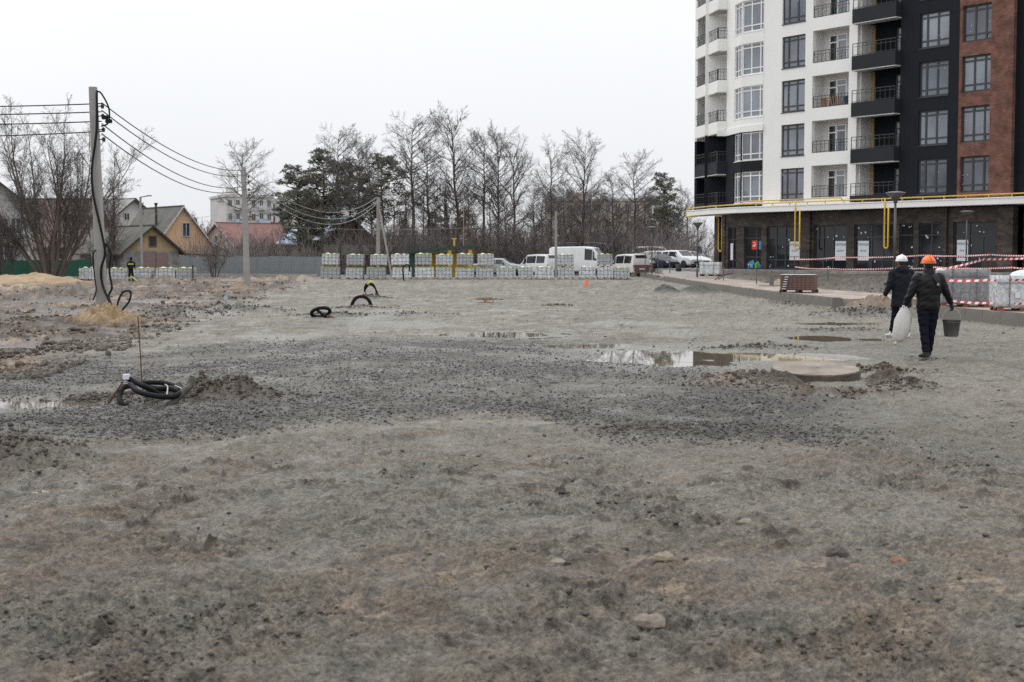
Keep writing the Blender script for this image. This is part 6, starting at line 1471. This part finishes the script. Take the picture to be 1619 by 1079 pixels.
def hand(mb, w, d, side, curl=1.0):
    """palm, four unequal fingers curling and a thumb from the palm's side; w = wrist, d = direction of the palm"""
    w, d = Vector(w), Vector(d).normalized(); ac = Vector((0, 1, 0)) if abs(d.y) < .8 else Vector((1, 0, 0)); ac = (ac-d*ac.dot(d)).normalized(); inn = d.cross(ac)*side
    mb.tube([w-d*.03, w, w+d*.045, w+d*.088], [.027, .03, .04, .036], 8)
    for i, L in enumerate((.066, .075, .071, .056)):
        b = w+d*.075+ac*((i-1.5)*-.020); p1 = b+d*L*.5; p2 = p1+(d*.35+inn*curl).normalized()*L*.42; p3 = p2+(inn*curl-d*.45).normalized()*L*.34; mb.tube([b-d*.02, b, p1, p2, p3], [.0105, .0105, .0098, .009, .0075], 6)
    b = w+d*.03+ac*.034; mb.tube([b-ac*.012, b+ac*.012+d*.02, b+ac*.014+d*.048+inn*.02, b+d*.066+inn*.036], [.013, .012, .011, .008], 6)
def leg_tube(mb, h, k, a, r=(.098, .088, .066, .058, .05)):
    h, k, a = Vector(h), Vector(k), Vector(a); mb.tube([h, h.lerp(k, .5), k, k.lerp(a, .35), a], r, 14)
def shoe(mb, a, toe, L=.28, w=.05):
    a, toe = Vector(a), Vector(toe).normalized(); s = Vector((toe.y, -toe.x, 0)); rings = []
    for t, ww, h in ((-.3, .6, .55), (-.22, .85, .95), (-.05, .9, 1.05), (.2, .95, .8), (.45, 1.05, .55), (.62, .9, .42), (.7, .4, .25)):
        c = a+toe*(L*t*1.0); r = []
        for k in range(12):
            th = 2*math.pi*k/12; r.append(c+s*(w*ww*math.cos(th))+Vector((0, 0, max(0, .5+.5*math.sin(th))*.095*h)))
        rings.append(r)
    mb.loft(rings)
def quilt(z0, z1, step, amp):
    def fn(c):
        if z0 < c.z < z1:
            k = amp*(abs(math.sin(math.pi*(c.z-z0)/step))**.6-.5); r = Vector((c.x, c.y, 0)); L = r.length
            if L > .01: c = c+r/L*k
        w = .004*math.sin(c.z*31+c.x*23+c.y*17)+.003*math.sin(c.z*67-c.x*41); return c+Vector((w, w*.6, 0))
    return fn
def person(label, px, ypx, Y, rz, sc, spec):
    c = P(px, ypx, Y); g = Hz(c.x, c.y)
    J = spec
    # the body: one continuous figure, the clothes are its children
    mb = MB()
    mb.loft([ell((0, 0, z), a, b) for z, a, b in ((.84, .15, .10), (.95, .155, .105), (1.1, .14, .1), (1.3, .17, .105), (1.42, .13, .08), (1.47, .06, .055))])
    mb.tube([(0, 0, 1.42), (0, .01, 1.5), (0, .015, 1.57)], [.062, .056, .058], 12)
    ball(mb, (0, .02, 1.625), .076, .092, .115)
    for s in (-1, 1): ball(mb, (s*.078, .015, 1.615), .012, .02, .032, 8, 5)
    mb.tube([(0, .11, 1.63), (0, .128, 1.605), (0, .105, 1.597)], [.012, .016, .01], 6)
    for s in ('l', 'r'):
        leg_tube(mb, J['hip'+s], J['knee'+s], J['ank'+s], (.08, .07, .052, .048, .038)); mb.tube([J['ank'+s], Vector(J['ank'+s])+Vector((0, .1, -.05))], [.04, .03], 8)
        mb.tube([Vector(J['sh'+s]), Vector(J['el'+s]), Vector(J['wr'+s])], [.045, .04, .03], 10)
        if not J['glove']: hand(mb, J['wr'+s], Vector(J['wr'+s])-Vector(J['el'+s]), J['curl'+s])
    o = fused('person', mb, M_SKIN, None, .012, 2); o.location = (c.x, c.y, g-.005); o.rotation_euler.z = rz; o.scale = (sc,)*3; tag(o, label, 'person')
    # trousers
    mb = MB()
    for s in ('l', 'r'): leg_tube(mb, J['hip'+s], J['knee'+s], Vector(J['ank'+s])+Vector((0, 0, .0)), J['legr'])
    mb.loft([ell((0, 0, z), a, b) for z, a, b in ((.78, .13, .115), (.86, .175, .125), (.98, .17, .125), (1.05, .16, .12))])
    def wr(c):
        w = .006*math.sin(c.z*42+c.x*20)+.004*math.sin(c.z*75+c.y*30); return c+Vector((w, w, 0))
    fused('trousers', mb, M_TROU, o, .014, 3, wr)
    for s in ('l', 'r'):
        mb = MB(); a = Vector(J['ank'+s]); shoe(mb, (a.x, a.y+.03, a.z-.085), J['toe'+s]); mb.tube([a+Vector((0, 0, -.06)), a+Vector((0, 0, .03))], .052, 12); fused('shoe', mb, J['shoe'], o, .01, 2)
    mb = MB(); mb.loft([ell((0, y, z), a, b) for z, a, b, y in J['torso']])
    for s in ('l', 'r'):
        sh, el, w = Vector(J['sh'+s]), Vector(J['el'+s]), Vector(J['wr'+s]); mb.tube([sh+Vector((0, 0, .0)), sh.lerp(el, .5), el, el.lerp(w, .5), w], [.092, .082, .07, .062, .048], 14); ball(mb, sh, .095, .085, .08)
    for r in J['collar']: mb.loft([ell((0, y, z), a, b) for z, a, b, y in r])
    fused('jacket', mb, J['cloth'], o, .014, 3, quilt(J['torso'][0][0]+.02, 1.38, .115 if J['quilt'] else .2, .008 if J['quilt'] else .003))
    if J['glove']:
        for s in ('l', 'r'): mb = MB(); hand(mb, J['wr'+s], Vector(J['wr'+s])-Vector(J['el'+s])+Vector((0, 0, -.12)), J['curl'+s]); fused('glove', mb, M_GLOVE, o, .006, 1)
    # helmet: shell, brim, ridge
    mb = MB(); ball(mb, (0, .015, 1.645), .122, .142, .128, 22, 12)
    def cut(c): return Vector((c.x, c.y, max(c.z, 1.648-.02*c.y/.13)))
    h = fused('helmet', mb, J['helm'], o, .008, 2, cut)
    mb = MB(); mb.loft([ell((0, .015, 1.640), .116, .138), ell((0, .024, 1.634), .132, .166), ell((0, .024, 1.642), .132, .166), ell((0, .015, 1.652), .117, .138)], False); mb.build('brim', J['helm'], h, True)
    mb = MB(); mb.tube([(0, -.118, 1.69), (0, -.09, 1.745), (0, -.02, 1.778), (0, .06, 1.77), (0, .12, 1.72)], .009, 8); mb.build('ridge', J['helm'], h, True)
    mb = MB(); mb.loft([ell((0, -.012, z), a, b) for z, a, b in ((1.555, .06, .062), (1.58, .074, .078), (1.63, .08, .086), (1.655, .078, .084))]); mb.build('hair' if not J['hood'] else 'balaclava', M_HAIR if not J['hood'] else M_GLOVE, o, True)
    return o, c, g
s1 = dict(hipl=(-.095, 0, .9), hipr=(.095, 0, .9), kneel=(-.075, -.02, .5), kneer=(.09, .07, .50), ankl=(-.06, -.10, .10), ankr=(.085, .17, .10), toel=(-.15, 1, 0), toer=(.1, 1, 0),
          shl=(-.19, 0, 1.40), shr=(.19, 0, 1.40), ell=(-.30, .0, 1.13), elr=(.31, .0, 1.14), wrl=(-.385, .06, .925), wrr=(.425, .05, .935), curll=1, curlr=-1, glove=True, legr=(.108, .098, .078, .074, .064), shoe=M_SHOE,
          torso=[(.84, .20, .15, 0), (.90, .205, .155, 0), (1.05, .205, .155, -.005), (1.2, .215, .16, -.01), (1.34, .225, .15, -.01), (1.42, .19, .125, 0), (1.47, .10, .09, 0)], collar=[[(1.42, .115, .10, -.01), (1.49, .10, .10, -.01), (1.56, .088, .092, -.005)]], cloth=M_JACK, quilt=True, helm=M_HELO, hood=True)
man1, c1_, g1 = person('man in an orange helmet and black quilted jacket carrying a white sack and a bucket', 1466, 563, 24.6, R_(4), 1.0, s1)
# shoulder strap of a sling bag
mb = MB(); mb.tube([(.02, -.165, 1.43), (.07, -.176, 1.33), (.12, -.18, 1.24), (.185, -.15, 1.12)], .014, 6); mb.build('bag_strap', M_GLOVE, man1, True)
mb = MB(); mb.box((.10, -.185, 1.275), (.035, .012, .035), M=Matrix.Rotation(.5, 3, 'Y')); mb.build('strap_buckle', M_STEEL, man1)
s2 = dict(hipl=(-.09, 0, .9), hipr=(.09, 0, .9), kneel=(-.12, .05, .5), kneer=(.10, .0, .5), ankl=(-.15, .14, .11), ankr=(.11, -.12, .12), toel=(-.2, 1, 0), toer=(.1, 1, 0),
          shl=(-.19, 0, 1.40), shr=(.19, 0, 1.40), ell=(-.27, -.01, 1.12), elr=(.25, .02, 1.12), wrl=(-.345, .05, .90), wrr=(.27, .10, .88), curll=1, curlr=-1, glove=False, legr=(.10, .09, .07, .064, .056), shoe=M_SNK,
          torso=[(.66, .225, .165, 0), (.75, .22, .165, 0), (.95, .205, .155, 0), (1.15, .21, .158, -.01), (1.32, .225, .15, -.01), (1.42, .185, .125, 0), (1.48, .10, .09, 0)], collar=[[(1.38, .14, .10, -.05), (1.45, .155, .12, -.055), (1.52, .13, .10, -.05), (1.54, .07, .06, -.04)]], cloth=M_COAT, quilt=False, helm=M_HELW, hood=False)
man2, c2_, g2 = person('man in a white helmet and long dark coat with white sneakers, walking ahead', 1424, 534, 30.2, R_(6), 1.0, s2)
# sack and bucket, held but things of their own
def onman(p): v = Vector(p); v.rotate(Matrix.Rotation(R_(4), 3, 'Z')); return Vector((c1_.x, c1_.y, g1))+v
hl, hr = onman((-.415, .06, .84)), onman((.445, .05, .85))
sk = thing('sack', 'bulging white woven sack hanging from the left hand of the man in the orange helmet', 'sack', (hl.x-.02, hl.y, hl.z-.56))
mb = MB(); rings = []
for z, a, b, x in ((-.015, .03, .03, -.05), (.0, .075, .06, -.05), (.05, .115, .085, -.045), (.16, .145, .10, -.02), (.28, .145, .105, .0), (.38, .14, .085, .015), (.47, .115, .065, .035), (.54, .08, .045, .05), (.59, .045, .03, .045), (.62, .03, .025, .03)):
    rings.append([Vector((x+a*(1+.06*math.sin(3*t+z*9)+.05*math.sin(7*t-z*26)+.03*math.sin(11*t+z*41))*math.cos(t), b*(1+.08*math.sin(4*t+z*14)+.05*math.sin(9*t-z*33))*math.sin(t), z+.008*math.sin(5*t+z*8))) for t in np.linspace(0, 2*math.pi, 41)[:-1]])
mb.loft(rings); mb.build('bag', M_SACK, sk, True)
mb = MB(); mb.tube([(-.09, -.02, -.0), (-.13, -.03, -.05)], [.02, .035], 8); mb.build('tied_corner', M_SACK, sk, True)
bk = thing('bucket', 'muddy grey bucket hanging from the right hand of the man in the orange helmet', 'bucket', (hr.x-.005, hr.y, hr.z-.49))
mb = MB(); mb.lathe([(0, 0), (.112, 0), (.118, .01), (.152, .285), (.158, .285), (.158, .30), (.143, .30), (.135, .27), (.108, .02), (0, .02)], n=28); mb.build('shell', M_BUCK, bk, True)
mb = MB(); mb.lathe([(.157, .25), (.163, .25), (.163, .262), (.157, .262)], n=28); mb.build('band', M_BUCK, bk)
mb = MB(); mb.tube([(.16*math.cos(t), .0, .275+.215*math.sin(t)**.8 if math.sin(t) > 0 else .275) for t in np.linspace(0.0, math.pi, 17)], .005, 6); mb.build('handle', M_STEEL, bk, True)
mb = MB(); mb.lathe([(.142, .25), (.08, .27), (0, .285)], n=16); mb.build('mortar_filling', M_BUCK, bk)

# the man far off by the short paver row
M_HIVIS = mat('yellow_stripe', (.55, .6, .05), .6, .1, 5)
c = P(207, 440, 92)
mb = MB(); mb.tube([(-.1, 0, .0), (-.1, 0, .42), (-.05, .02, .82)], [.07, .075, .09], 10); mb.tube([(.14, 0, .0), (.13, 0, .42), (.05, .02, .82)], [.07, .075, .09], 10)
mb.loft([ell((0, 0, .78), .16, .12), ell((0, .02, 1.0), .18, .14), ell((0, .05, 1.25), .2, .14), ell((0, .07, 1.38), .12, .1), ell((0, .08, 1.44), .06, .06)]); ball(mb, (0, .1, 1.55), .09, .1, .12)
for s in (-1, 1): mb.tube([(s*.19, .05, 1.3), (s*.25, .1, 1.05), (s*.2, .25, .85)], [.07, .06, .04], 8)
pz = Hz(c.x, c.y); w = fused('person', mb, M_COAT, None, .02, 2); w.location = (c.x, c.y, pz); w.scale = (.95,)*3; tag(w, 'far man in dark work clothes with a yellow stripe beside the short paver row', 'person')
mb = MB(); mb.loft([ell((0, .03, 1.13), .205, .155), ell((0, .035, 1.2), .21, .155)], False); mb.build('reflective_band', M_HIVIS, w, True)
cable('pipe', [P(204, 441, 91.5), P(209, 439, 91.5), P(218, 446, 91.5)], .06, M_LIME, 'yellow bent pipe at the feet of the far man', 'pipe')
mb = MB(); a = P(305, 443, 94); mb.tube([(a.x, a.y, -.1), (a.x, a.y, 1.05)], .05, 8); tag(mb.build('bollard', M_TRIMB), 'thin black post at the right end of the short paver row', 'post')

# ------------------------------------------------------------------ odd stones on the mud
def stone(name, px, py, r, c, label, seed):
    g = G(px, py); rg_ = random.Random(seed); mb = MB(); rings = []
    for z, k in ((-.35, .75), (-.1, 1.0), (.25, .92), (.5, .6), (.58, .25)):
        rings.append([Vector((r*k*(1+rg_.uniform(-.18, .18))*math.cos(2*math.pi*i/9), r*.75*k*(1+rg_.uniform(-.18, .18))*math.sin(2*math.pi*i/9), r*z*rg_.uniform(.8, 1.1))) for i in range(9)])
    mb.loft(rings); return tag(mb.build(name, mat(name, c, .9, .25, 18, .5, 60), loc=(g.x, g.y, Hz(g.x, g.y)+r*.1)), label, 'stone')
stone('brick_fragment', 1420, 888, .055, (.26, .12, .07), 'orange brick fragment pressed into the mud at lower right', 1)
stone('stone', 1050, 892, .06, (.25, .215, .16), 'pale tan flat stone in the mud right of the middle', 2)
stone('stone', 1028, 988, .075, (.22, .185, .15), 'larger pale brown stone among dark clods near the camera', 3)
stone('stone', 880, 893, .05, (.24, .21, .17), 'pale round stone beside a dark clod in the middle of the mud', 4)
stone('stone', 1178, 829, .06, (.22, .20, .16), 'flat grey tan stone right of the middle, farther up', 5)
stone('stone', 935, 876, .05, (.07, .058, .05), 'dark wet clod sized stone beside the pale round one', 6)
stone('stone', 1325, 880, .07, (.075, .062, .054), 'dark lump of wet soil left of the brick fragment', 7)
stone('stone', 850, 803, .06, (.07, .06, .052), 'dark lump of wet soil in the rolled grit at the middle', 8)
